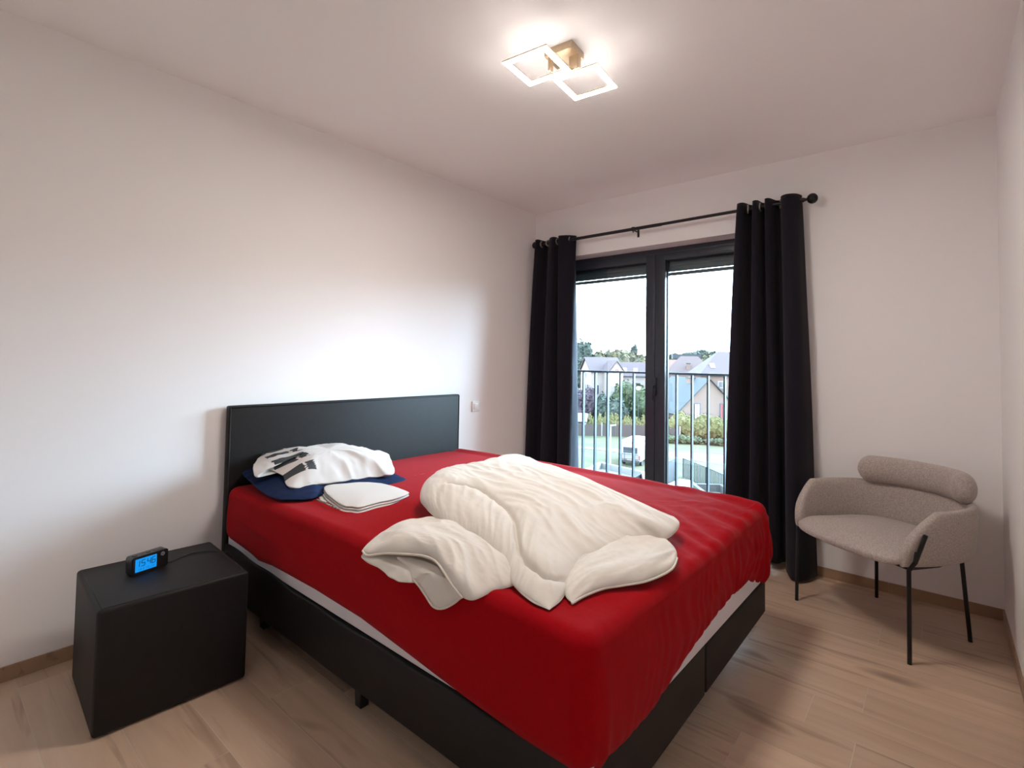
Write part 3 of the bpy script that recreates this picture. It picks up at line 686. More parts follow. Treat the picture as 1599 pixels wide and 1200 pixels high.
for P in ([(1.278,-2.574,0.618),(1.327,-2.588,0.620),(1.383,-2.566,0.634),(1.472,-2.550,0.650),(1.536,-2.536,0.657),(1.585,-2.534,0.654),(1.634,-2.546,0.640),(1.687,-2.563,0.625),(1.731,-2.567,0.605)],
          [(1.699,-2.535,0.588),(1.671,-2.546,0.562),(1.642,-2.558,0.545),(1.613,-2.565,0.545),(1.574,-2.560,0.562),(1.539,-2.556,0.578),(1.518,-2.561,0.592)],
          [(2.068,-1.940,0.622),(2.087,-2.032,0.618),(2.068,-2.147,0.616),(2.028,-2.229,0.616),(1.998,-2.284,0.616),(1.982,-2.361,0.616),(1.981,-2.416,0.616)]):
    bm = tube(bmesh.new(), catmull(P, 8, False), 0.0035, 8)
    bmesh.ops.translate(bm, vec=off0, verts=bm.verts); tobj('piping', bm, M['piping'], dv, smooth=True)

# ================================================================ PILLOW AND CLOTHS
def cottony(amp, f1=6, f2=18):
    def fn(p, w, rr_, dirv):
        if w < -0.3: return Vector((0, 0, 0))
        return Vector((0, 0, amp*(1.5*N3(p.x*f1, p.y*f1, 2.2)+0.7*(1-2*abs(N3(p.x*f2*1.3, p.y*f2*0.6, 4.4)))+0.3*N3(p.x*45, p.y*45, 1.4))))
    return fn
bm = bmesh.new()
puff(bm, [(0.259,-2.502,0.665),(0.404,-2.512,0.645),(0.523,-2.508,0.635),(0.581,-2.469,0.630),(0.628,-2.395,0.630),(0.596,-2.307,0.630),(0.644,-2.138,0.628),(0.615,-1.877,0.622),(0.526,-1.871,0.630),(0.200,-1.705,0.587),(0.085,-1.86,0.66),(0.075,-2.1,0.69),(0.075,-2.35,0.69),(0.08,-2.46,0.675)],
     (0.25, -2.15, 0.665), 0.055, 0.012, 240, 50, 0.6, 0.85, lambda p: 0.617, cottony(0.004))
tag(tobj('pillow', bm, M['navy'], None, smooth=True), 'navy blue pillow lying flat against the headboard under a white cloth', 'pillow')
# white cover with printed black bars
pm = bpy.data.materials.new('white_cotton_with_black_bars'); pm.use_nodes = True
n = pm.node_tree.nodes; l = pm.node_tree.links; b = n['Principled BSDF']; b.inputs['Roughness'].default_value = 0.85
att = n.new('ShaderNodeAttribute'); att.attribute_name = 'print'; att.attribute_type = 'GEOMETRY'
mi = n.new('ShaderNodeMixRGB'); mi.inputs[1].default_value = (0.60, 0.57, 0.55, 1); mi.inputs[2].default_value = (0.035, 0.04, 0.045, 1)
sx_ = n.new('ShaderNodeSeparateXYZ'); l.new(att.outputs['Vector'], sx_.inputs[0])
# attribute: x = position along the bars, y = position across them (bars are 1 unit apart), z = inside mask
wv = n.new('ShaderNodeMath'); wv.operation = 'FRACT'; l.new(sx_.outputs['Y'], wv.inputs[0])
gt = n.new('ShaderNodeMath'); gt.operation = 'LESS_THAN'; l.new(wv.outputs[0], gt.inputs[0]); gt.inputs[1].default_value = 0.5
g2 = n.new('ShaderNodeMath'); g2.operation = 'GREATER_THAN'; l.new(sx_.outputs['Z'], g2.inputs[0]); g2.inputs[1].default_value = 0.5
mu = n.new('ShaderNodeMath'); mu.operation = 'MULTIPLY'; l.new(gt.outputs[0], mu.inputs[0]); l.new(g2.outputs[0], mu.inputs[1])
l.new(mu.outputs[0], mi.inputs[0]); l.new(mi.outputs[0], b.inputs['Base Color'])
nb = n.new('ShaderNodeTexNoise'); nb.inputs['Scale'].default_value = 200; bp = n.new('ShaderNodeBump'); bp.inputs['Strength'].default_value = 0.25; bp.inputs['Distance'].default_value = 0.002
l.new(nb.outputs['Fac'], bp.inputs['Height']); l.new(bp.outputs[0], b.inputs['Normal'])
bm = bmesh.new()
def clothdisp(p, w, rr_, dirv):
    if w < -0.3: return Vector((0, 0, 0))
    a = p.x*0.9+p.y*0.3; b_ = p.y
    k = 0.6+0.6*max(0, min(1, (p.y+2.2)/0.4))
    return Vector((0, 0, k*(0.011*N3(a*5, b_*6, 2.2)+0.011*(1-2*abs(N3(a*7+b_*3, b_*15-a*6, 4.4)))+0.0035*N3(a*26, b_*30, 1.4))))
puff(bm, [(0.516,-2.437,0.665),(0.385,-2.413,0.700),(0.314,-2.446,0.715),(0.355,-2.515,0.700),(0.281,-2.498,0.715),(0.185,-2.449,0.730),(0.061,-2.355,0.745),(0.059,-2.291,0.750),(0.126,-2.239,0.752),(0.089,-2.068,0.758),(0.185,-1.916,0.752),(0.279,-1.903,0.730),(0.348,-1.803,0.705),(0.520,-1.888,0.685),(0.609,-1.951,0.662),(0.581,-2.045,0.660),(0.564,-2.156,0.660),(0.539,-2.316,0.662)],
     (0.31, -2.13, 0.748), 0.034, 0.010, 320, 60, 0.38, 0.85, None, clothdisp)
cl = tobj('pillow_cover', bm, pm, None, smooth=True)
tag(cl, 'rumpled white cotton cover with black printed bars, spread over the navy pillow', 'pillowcase')
at = cl.data.attributes.new('print', 'FLOAT_VECTOR', 'POINT')
pa, pb, pc = Vector((0.159,-2.399,0.757)), Vector((0.221,-2.247,0.765)), Vector((0.508,-2.453,0.745))
ux = (pb-pa); uy = (pc-pa); ux.z = uy.z = 0
det = ux.x*uy.y-ux.y*uy.x
vals = []
for v in cl.data.vertices:
    d = v.co-pa; s = (d.x*uy.y-d.y*uy.x)/det; t = (ux.x*d.y-ux.y*d.x)/det
    t2 = t*3.0+0.25*s; inside = 1.0 if (0.02 < s < 0.98 and -0.35 < t < 0.95 and not (0.70 < s+0.06*t < 0.77)) else 0.0
    if v.co.z < 0.675: inside = 0.0
    top = (v.co.x < 0.185 and -1.99 < v.co.y < -1.84)
    if top: inside = 1.0; t2 = v.co.y*26
    vals += [s, t2+4.0, inside]
at.data.foreach_set('vector', vals)
# folded cloth stack
fc = thing('folded_pillowcase', 'folded white cotton pillowcase with dark print on its underside, by the navy pillow', 'pillowcase', (0.66, -2.18, 0.617))
lay = [(0.625,-2.330,0.645),(0.543,-2.277,0.650),(0.562,-2.189,0.650),(0.628,-2.107,0.650),(0.732,-2.076,0.650),(0.858,-2.062,0.640),(0.888,-2.079,0.637),(0.914,-2.172,0.637),(0.912,-2.256,0.637),(0.916,-2.342,0.637),(0.884,-2.360,0.637),(0.828,-2.375,0.637)]
o3 = Vector((-0.66, 2.18, -0.617))
for k, (dx, dy, dz, th) in enumerate(((0.010, -0.030, -0.0245, 0.0055), (0.012, -0.012, -0.015, 0.005), (0.005, -0.004, -0.006, 0.005), (0.0, 0.0, 0.003, 0.005))):
    bm = bmesh.new()
    puff(bm, [Vector(p)+Vector((dx, dy, dz)) for p in lay], Vector((0.775,-2.216,0.645))+Vector((dx, dy, dz)), th+0.002, th*0.7, 140, 16, 0.35, 0.6, 0.6195, cottony(0.0012, 8, 14))
    bmesh.ops.translate(bm, vec=o3, verts=bm.verts)
    tobj('cloth_layer', bm, M['linen'], fc, smooth=True)
bm = bmesh.new()
P = [Vector((0.626,-2.370,0.622)), Vector((0.670,-2.370,0.622)), Vector((0.736,-2.376,0.622)), Vector((0.797,-2.383,0.622)), Vector((0.836,-2.383,0.622))]
tube(bm, [p+o3 for p in P], 0.0042, 8)
o = tobj('dark_print_edge', bm, mat('black_textile_print', (0.06, 0.055, 0.055), 0.9, var=(0.5, 0.48, 0.46), vscale=90), fc, smooth=True); o['label'] = 'black printed border strip'

# ================================================================ NIGHTSTAND, CLOCK
ns = thing('nightstand', 'black leatherette cube nightstand by the near side of the bed', 'nightstand', (0.4147, -2.8817, 0), -0.055)
hx, hy = 0.2305, 0.2325
B('body', (-hx, hx, -hy, hy, 0.006, 0.411), M['leather'], ns, 0.012, 4)
B('base_plate', (-hx+0.02, hx-0.02, -hy+0.02, hy-0.02, 0.0, 0.008), M['legs'], ns)
bm = bmesh.new()
for sy_ in (-1, 1):
    for off in (0.014,): tube(bm, [(-hx+0.012, sy_*(hy-off), 0.4112), (hx-0.012, sy_*(hy-off), 0.4112)], 0.0013, 6)
for sx2 in (-1, 1):
    tube(bm, [(sx2*(hx-0.014), -hy+0.014, 0.4112), (sx2*(hx-0.014), hy-0.014, 0.4112)], 0.0013, 6)
    tube(bm, [(hx-0.005, sx2*(hy-0.004), 0.02), (hx-0.005, sx2*(hy-0.004), 0.400)], 0.0018, 6)
tobj('seam', bm, M['stitch'], ns, smooth=True)

ck = thing('alarm_clock', 'small black digital alarm clock with lit blue screen on the nightstand', 'clock', (0.3655, -2.9215, 0.4115), math.atan2(-0.24, 0.97)+math.pi/2+R(90)-R(90))
# local: x along the face (left to right as seen), -y towards the room, z up
A_ = math.atan2(0.127, -0.031); ck.rotation_euler = (R(-8)*0, 0, A_)
def prism_rr(bm, x0, x1, z0, z1, y0, y1, rad, n_=6, lean=0.0):
    pts = []
    for cx3, cz3, a0 in ((x1-rad, z1-rad, 0), (x0+rad, z1-rad, 90), (x0+rad, z0+rad, 180), (x1-rad, z0+rad, 270)):
        for k in range(n_+1): a = R(a0+90*k/n_); pts.append((cx3+rad*math.cos(a), cz3+rad*math.sin(a)))
    f_ = [bm.verts.new((x, y0, z)) for x, z in pts]; g_ = [bm.verts.new((x, y1, z)) for x, z in pts]
    bm.faces.new(f_); bm.faces.new(g_[::-1])
    for i in range(len(pts)): bm.faces.new((f_[i], f_[(i+1) % len(pts)], g_[(i+1) % len(pts)], g_[i]))
    return bm
CL, CH = 0.0655, 0.068
bm = bmesh.new(); prism_rr(bm, -CL, CL, 0.0, CH, -0.018, 0.022, 0.010); tobj('case', bm, M['plastic'], ck, auto=40)
bm = bmesh.new(); prism_rr(bm, -CL+0.004, CL-0.004, 0.004, CH-0.004, -0.0192, -0.018, 0.007); fcp = tobj('front_panel', bm, M['gasket'], ck, auto=40)
scx0, scx1, scz0, scz1 = -CL+0.012, 0.022, 0.011, 0.059
bm = bmesh.new(); prism_rr(bm, scx0, scx1, scz0, scz1, -0.0200, -0.0190, 0.002, 3); scr = tobj('screen', bm, M['lcd'], ck)
SEG = {'0': 'abcdef', '1': 'bc', '2': 'abged', '3': 'abgcd', '4': 'fgbc', '5': 'afgcd', '6': 'afgedc', '7': 'abc', '8': 'abcdefg', '9': 'abfgcd'}
def seg7(bm, ch, x, z, w_, h_, t_, sl=0.12):
    def seg(xa, za, xb, zb):
        q = [(xa, za), (xb, zb)]; vert = abs(xa-xb) < 1e-6
        hw = t_/2
        c4 = [(xa-hw, za+t_*0.2), (xa+hw, za+t_*0.2), (xb+hw, zb-t_*0.2), (xb-hw, zb-t_*0.2)] if vert else [(xa+t_*0.2, za-hw), (xb-t_*0.2, zb-hw), (xb-t_*0.2, zb+hw), (xa+t_*0.2, za+hw)]
        P4 = [(px_+sl*(pz_-z), pz_) for px_, pz_ in c4]
        fr_ = [bm.verts.new((a_, -0.0203, b_)) for a_, b_ in P4]; bk_ = [bm.verts.new((a_, -0.0199, b_)) for a_, b_ in P4]
        bm.faces.new(fr_); bm.faces.new(bk_[::-1])
        for i in range(4): bm.faces.new((fr_[i], fr_[(i+1) % 4], bk_[(i+1) % 4], bk_[i]))
    for c in SEG[ch]:
        if c == 'a': seg(x, z+h_, x+w_, z+h_)
        if c == 'g': seg(x, z+h_/2, x+w_, z+h_/2)
        if c == 'd': seg(x, z, x+w_, z)
        if c == 'b': seg(x+w_, z+h_/2, x+w_, z+h_)
        if c == 'c': seg(x+w_, z, x+w_, z+h_/2)
        if c == 'f': seg(x, z+h_/2, x, z+h_)
        if c == 'e': seg(x, z, x, z+h_/2)
bm = bmesh.new(); sw = scx1-scx0
dw, dh = 0.0115, 0.022; zz = scz0+0.019
for ch, fx in (('1', 0.07), ('5', 0.27), ('4', 0.54), ('6', 0.76)):
    seg7(bm, ch, scx0+fx*sw-(0.004 if ch == '1' else 0), zz, dw, dh, 0.0024)
tobj('digits', bm, M['lcdink'], scr)
bm = bmesh.new()
for k, ch in enumerate('1807620'): seg7(bm, ch, scx0+0.008+k*0.0092, scz0+0.005, 0.0035, 0.0065, 0.0009)
tobj('small_digits', bm, M['lcdfaint'], scr)
bm = bmesh.new(); tube(bm, [(0.044, -0.0185, 0.053), (0.044, -0.0212, 0.053)], 0.0075, 24); bt = tobj('snooze_button', bm, M['silver'], ck, auto=40)
bm = bmesh.new(); tube(bm, [(0.044-0.0035+0.007*k/6, -0.0214, 0.0545+0.0035*((k/3-1)**2)-0.003) for k in range(7)], 0.0006, 6)
tobj('button_symbol', bm, M['gasket'], bt)
bm = bmesh.new()
for k in range(6): box(bm, 0.030, 0.057, -0.0198, -0.0190, 0.012+k*0.005, 0.0138+k*0.005)
tobj('speaker_grille', bm, M['plastic'], ck)
for d in ((-0.055, -0.040, -0.006, 0.006, CH-0.001, CH+0.003), (0.020, 0.052, -0.008, 0.008, CH-0.001, CH+0.0015), (-0.005, 0.008, -0.005, 0.005, CH-0.001, CH+0.002)): B('top_button', d, M['plastic'], ck, 0.0007, 1)
cord = [(0.335, -2.868, 0.4135), (0.345, -2.840, 0.4135), (0.322, -2.790, 0.4135), (0.305, -2.740, 0.4135), (0.330, -2.690, 0.4135), (0.390, -2.655, 0.4145), (0.405, -2.635, 0.405), (0.400, -2.615, 0.33), (0.380, -2.600, 0.15), (0.30, -2.62, 0.02), (0.12, -2.64, 0.004), (0.03, -2.70, 0.004)]
tag(tobj('power_cord', tube(bmesh.new(), catmull(cord, 10, False), 0.0016, 8), M['plastic'], None, smooth=True), 'thin black power cord running from the alarm clock across the nightstand', 'cord')

# ---- wall switch
swt = thing('wall_switch', 'white wall socket switch plate right of the headboard', 'switch', (0, -0.735, 0.897))
B('plate', (0, 0.009, -0.040, 0.040, -0.040, 0.040), M['switch'], swt, 0.003, 3)
B('rocker', (0.008, 0.0125, -0.023, 0.023, -0.023, 0.023), M['switch'], swt, 0.002, 2)

# ================================================================ CEILING LAMP
la = thing('ceiling_lamp', 'ceiling lamp of two glowing overlapping square frames', 'lamp', (1.515, -1.82, H), R(5.5))
def sqframe(cx4, cy4, z, side, wd, hgt):
    h_ = side/2
    def ring(grow, z0, z1):
        bm = bmesh.new(); g = h_-grow; w2 = wd-2*grow
        for (x0, x1, y0, y1) in ((-g, g, -g, -g+w2), (-g, g, g-w2, g), (-g, -g+w2, -g+w2, g-w2), (g-w2, g, -g+w2, g-w2)):
            box(bm, cx4+x0, cx4+x1, cy4+y0, cy4+y1, z0, z1)
        return bm
    fm = tobj('light_frame', ring(0.0, z+0.002, z+hgt), M['bronze'], la)
    tobj('diffuser', ring(0.0012, z, z+0.002), M['led'], fm)
    tobj('rear_glow_strip', ring(0.008, z+hgt, z+hgt+0.0015), M['ledback'], fm)
ZL = 2.450-H
sqframe(-0.057, -0.104, ZL, 0.208, 0.026, 0.008)
sqframe(0.055, 0.108, ZL-0.0025, 0.208, 0.026, 0.008)
bm = bmesh.new(); box(bm, -0.055, 0.075, -0.055, 0.055, -0.032, 0.0, 0.003, 2); tobj('ceiling_plate', bm, M['bronze'], la, auto=35)
for (ax, ay, bx, by, wz) in ((-0.045, -0.045, -0.035, -0.010, 0.036), (0.030, 0.000, 0.075, 0.030, 0.030)):
    cx5, cy5 = (ax+bx)/2, (ay+by)/2
    B('bracket_arm', (ax, bx, ay, by, ZL+0.010, -0.028), M['bronze'], la, 0.004, 1)

# ================================================================ CHAIR
chx = thing('armchair', 'beige fabric armchair with roll-top back and thin black metal legs by the far wall', 'chair', (2.497, -0.43, 0), math.atan2(-0.572, 0.82))
# local: x to the viewer's right, -y towards the front (v = -y)
bm = bmesh.new()
seat_out = [(-0.235, 0.27), (0.0, 0.305), (0.235, 0.27), (0.287, 0.20), (0.275, 0.0), (0.235, -0.16), (0.12, -0.235), (0.0, -0.25), (-0.12, -0.235), (-0.235, -0.16), (-0.275, 0.0), (-0.287, 0.20)]
def fabric(p, w, rr_, dirv): return Vector((0, 0, 0.0015*N3(p.x*9, p.y*9, 1)))
puff(bm, [(x*0.965, -v, 0.425-0.02*(v > 0.26)) for x, v in seat_out], (0, 0, 0.432), 0.040, 0.030, 160, 40, 0.40, 0.6, None, fabric)
tobj('seat', bm, M['chair'], chx, smooth=True)
# shell: swept band around the sides and back
path = [(x_*0.965, v_) for x_, v_ in [(-0.288, 0.245), (-0.305, 0.17), (-0.318, 0.08), (-0.315, -0.04), (-0.285, -0.15), (-0.215, -0.235), (-0.11, -0.280), (0.0, -0.292), (0.11, -0.280), (0.215, -0.235), (0.285, -0.15), (0.315, -0.04), (0.318, 0.08), (0.305, 0.17), (0.288, 0.245)]]
cp = catmull([(x, -v, 0) for x, v in path], 12, False)
bm = bmesh.new(); n_ = len(cp); prev = None; first = None
Lc = [0.0]
for a, b2 in zip(cp, cp[1:]): Lc.append(Lc[-1]+(b2-a).length)
for i, p in enumerate(cp):
    s = Lc[i]/Lc[-1]; e = min(s, 1-s)
    d = (cp[min(i+1, n_-1)]-cp[max(i-1, 0)]).normalized(); nrm = Vector((d.y, -d.x, 0))  # outward/inward
    if (nrm.x*p.x+nrm.y*p.y) < 0: nrm = -nrm
    lo = 0.395; hi = 0.405 + 0.225*min(1.0, max(0.0, (e+0.003)/0.10))**0.45
    th_ = 0.024 if e > 0.02 else 0.024*(0.45+0.55*math.sqrt(e/0.02))
    mid = (lo+hi)/2; hh = max(0.012, (hi-lo)/2)
    ring = []
    K = 28
    for k in range(K):
        a = 2*math.pi*k/K; ca, sa = math.cos(a), math.sin(a)
        ox = th_*math.copysign(abs(ca)**0.7, ca); oz = math.copysign(abs(sa)**0.55, sa)*hh
        flare = 0.020*((mid+oz-lo)/0.23)
        ring.append(bm.verts.new((p.x+nrm.x*(ox+flare-0.006), p.y+nrm.y*(ox+flare-0.006), mid+oz)))
    if prev:
        for k in range(K): bm.faces.new((prev[k], prev[(k+1) % K], ring[(k+1) % K], ring[k]))
    else: first = ring
    prev = ring
bm.faces.new(first[::-1]); bm.faces.new(prev)
tobj('back_shell', bm, M['chair'], chx, smooth=True)
hp = catmull([(x, -v, 0.690) for x, v in ((-0.262, -0.150), (-0.215, -0.222), (-0.12, -0.275), (0.0, -0.295), (0.12, -0.275), (0.205, -0.225), (0.240, -0.158))], 10, False)
bm = bmesh.new(); Lc = [0.0]
for a, b2 in zip(hp, hp[1:]): Lc.append(Lc[-1]+(b2-a).length)
pts2, prev = [], None
for i, p in enumerate(hp):
    s = Lc[i]; e = min(s, Lc[-1]-s); d = (hp[min(i+1, len(hp)-1)]-hp[max(i-1, 0)]).normalized(); nrm = Vector((d.y, -d.x, 0))
    rz = 0.072*math.sqrt(max(0.03, 1-(1-min(1, e/0.068))**2)); rx = 0.048*math.sqrt(max(0.03, 1-(1-min(1, e/0.068))**2))
    ring = [bm.verts.new((p.x+nrm.x*rx*math.cos(a), p.y+nrm.y*rx*math.cos(a), p.z+rz*math.sin(a))) for a in [2*math.pi*k/28 for k in range(28)]]
    if prev:
        for k in range(28): bm.faces.new((prev[k], prev[(k+1) % 28], ring[(k+1) % 28], ring[k]))
    else: bm.faces.new(ring[::-1])
    prev = ring
bm.faces.new(prev)
tobj('back_cushion', bm, M['chair'], chx, smooth=True)
for sx3 in (-1, 1):
    T('leg', [(sx3*0.295, -0.232, 0.0), (sx3*0.292, -0.226, 0.385), (sx3*0.312, -0.216, 0.425), (sx3*(0.338 if sx3 > 0 else 0.322), -0.192, 0.545 if sx3 > 0 else 0.47)], [0.0085, 0.0085, 0.0085, 0.0085], M['chairleg'], chx)
    T('leg', [(sx3*0.224, 0.225, 0.0), (sx3*0.225, 0.150, 0.395), (sx3*0.245, 0.200, 0.46)] if False else [(sx3*0.224, 0.225, 0.0), ((0.232 if sx3 > 0 else -0.172), 0.165, 0.39)], 0.0085, M['chairleg'], chx)
    T('side_rail', [(sx3*0.290, -0.222, 0.393), (sx3*0.285, -0.05, 0.388), ((0.232 if sx3 > 0 else -0.172), 0.160, 0.390)], 0.008, M['chairleg'], chx)
T('cross_rail', [(-0.290, -0.215, 0.388), (0.290, -0.215, 0.388)], 0.007, M['chairleg'], chx)
T('cross_rail', [(-0.172, 0.165, 0.388), (0.232, 0.160, 0.388)], 0.007, M['chairleg'], chx)
o = B('fabric_tag', (-0.0008, 0.0008, -0.005, 0.005, -0.022, 0.022), M['chairleg'], chx, M4=Matrix.Translation((0.323, -0.232, 0.452)) @ Matrix.Rotation(R(-14), 4, 'X') @ Matrix.Rotation(R(-25), 4, 'Z'))
o['label'] = 'small black fabric tag'

# ================================================================ OUTSIDE
GZ = -9.5
bm = bmesh.new()
vs = [bm.verts.new(p) for p in ((-260, 6, GZ), (150, 6, GZ), (150, 330, GZ), (-260, 330, GZ))]; bm.faces.new(vs)
bmesh.ops.subdivide_edges(bm, edges=bm.edges, cuts=40, use_grid_fill=True)
struct(tobj('ground', bm, M['grass'], None))
# far hillside
bm = bmesh.new(); GHX, GHY = 60, 20; gv = []
for i in range(GHX+1):
    row = []
    for j in range(GHY+1):
        x = -700+1000*i/GHX; y = 320+500*j/GHY; t = j/GHY
        z = GZ-1+ (26.0+5*N3(x*0.004, 0.3, 1)+0.012*(x+200))*math.sin(min(1, t*1.6)*math.pi/2)+3*N3(x*0.01, y*0.01, 2)
        row.append(bm.verts.new((x, y, z)))
    gv.append(row)
for i in range(GHX):
    for j in range(GHY): bm.faces.new((gv[i][j], gv[i+1][j], gv[i+1][j+1], gv[i][j+1]))
struct(tobj('hillside', bm, M['hill'], None, smooth=True))
# gravel track
bm = bmesh.new()
A = [(-33.939,52.305,-9.500),(-30.512,53.728,-9.500),(-27.775,54.514,-9.500),(-25.260,56.434,-9.500),(-22.857,57.600,-9.500),(-19.203,59.448,-9.500),(-15.920,60.388,-9.500),(-10.451,60.952,-9.500)]
Bq = [(-33.111,51.050,-9.500),(-29.775,52.462,-9.500),(-26.684,52.443,-9.500),(-23.513,52.699,-9.500),(-21.113,53.438,-9.500),(-17.327,54.061,-9.500),(-13.931,53.563,-9.500),(-8.705,52.376,-9.500)]
va = [bm.verts.new((p[0], p[1], GZ+0.03)) for p in A]; vb = [bm.verts.new((p[0], p[1], GZ+0.03)) for p in Bq]
for i in range(len(A)-1): bm.faces.new((va[i], vb[i], vb[i+1], va[i+1]))
struct(tobj('gravel_track', bm, M['gravel'], None))

def crown(bm, c, rx, ry, rz, n=420, leaf=0.28, seed=1, taper=0.0):
    rg = random.Random(seed); c = Vector(c)
    res = bmesh.ops.create_icosphere(bm, subdivisions=3, radius=1.0)
    for v in res['verts']:
        d = v.co.normalized(); k = 0.80+0.30*N3(d.x*2.3+seed, d.y*2.3, d.z*2.3)
        tp = 1-taper*max(0, d.z)
        v.co = c+Vector((d.x*rx*k*tp, d.y*ry*k*tp, d.z*rz*k))
    for i in range(n):
        z = rg.uniform(-1, 1); a = rg.uniform(0, 2*math.pi); q = math.sqrt(1-z*z); d = Vector((q*math.cos(a), q*math.sin(a), z))
        k = (0.80+0.30*N3(d.x*2.3+seed, d.y*2.3, d.z*2.3))*rg.uniform(0.92, 1.12); tp = 1-taper*max(0, d.z)
        p = c+Vector((d.x*rx*k*tp, d.y*ry*k*tp, d.z*rz*k)); s_ = leaf*rg.uniform(0.6, 1.4)
        e1 = Vector((rg.uniform(-1, 1), rg.uniform(-1, 1), rg.uniform(-1, 1))).normalized(); e2 = e1.cross(d).normalized()
        bm.faces.new([bm.verts.new(p+e1*s_), bm.verts.new(p+e2*s_), bm.verts.new(p-e1*s_), bm.verts.new(p-e2*s_)])
def tree(name, label, top, bot_z, halfw, m, lobes=3, seed=1, group=None, leaf=0.3, taper=0.2, cat='tree', n=420):
    # top = world point of the crown's top, bot_z = crown's lower end
    x, y, zt = top; h_ = zt-bot_z; root = thing(name, label, cat, (x, y, GZ), 0, group); rg = random.Random(seed)
    bm = bmesh.new()
    crown(bm, (0, 0, (zt+bot_z)/2-GZ), halfw*0.85, halfw*0.85, h_/2*0.98, n, leaf, seed, taper)
    for k in range(lobes):
        a = rg.uniform(0, 6.28); zz_ = rg.uniform(0.25, 0.8)
        crown(bm, (halfw*0.5*math.cos(a), halfw*0.5*math.sin(a), bot_z-GZ+h_*zz_), halfw*0.5, halfw*0.5, h_*0.22, n//3, leaf, seed+k+1, 0)
    tobj('foliage', bm, m, root)
    bm = bmesh.new(); tube(bm, [(0, 0, 0), (0, 0, max(0.3, bot_z-GZ+h_*0.4))], [halfw*0.09, halfw*0.05], 8); tobj('trunk', bm, M['bark'], root)
    return root
def shrub_row(name, label, pts, hgt, wd, m, seed, cat='hedge', leaf=0.2, n=160, dens=0.8):
    root = thing(name, label, cat, (pts[0][0], pts[0][1], GZ)); bm = bmesh.new(); rg = random.Random(seed)
    P = [Vector(p)-Vector((pts[0][0], pts[0][1], 0)) for p in pts]
    for a, b2 in zip(P, P[1:]):
        L = (b2-a).length; k = max(1, int(L/(wd*dens)))
        for i in range(k):
            p = a.lerp(b2, (i+rg.uniform(0, 0.6))/k); h_ = hgt*rg.uniform(0.8, 1.15)
            crown(bm, (p.x, p.y, h_*0.5), wd*0.65, wd*0.65, h_*0.55, n, leaf, seed*31+i, 0.5 if 'pointed' in label else 0.1)
    tobj('foliage', bm, m, root)
    return root

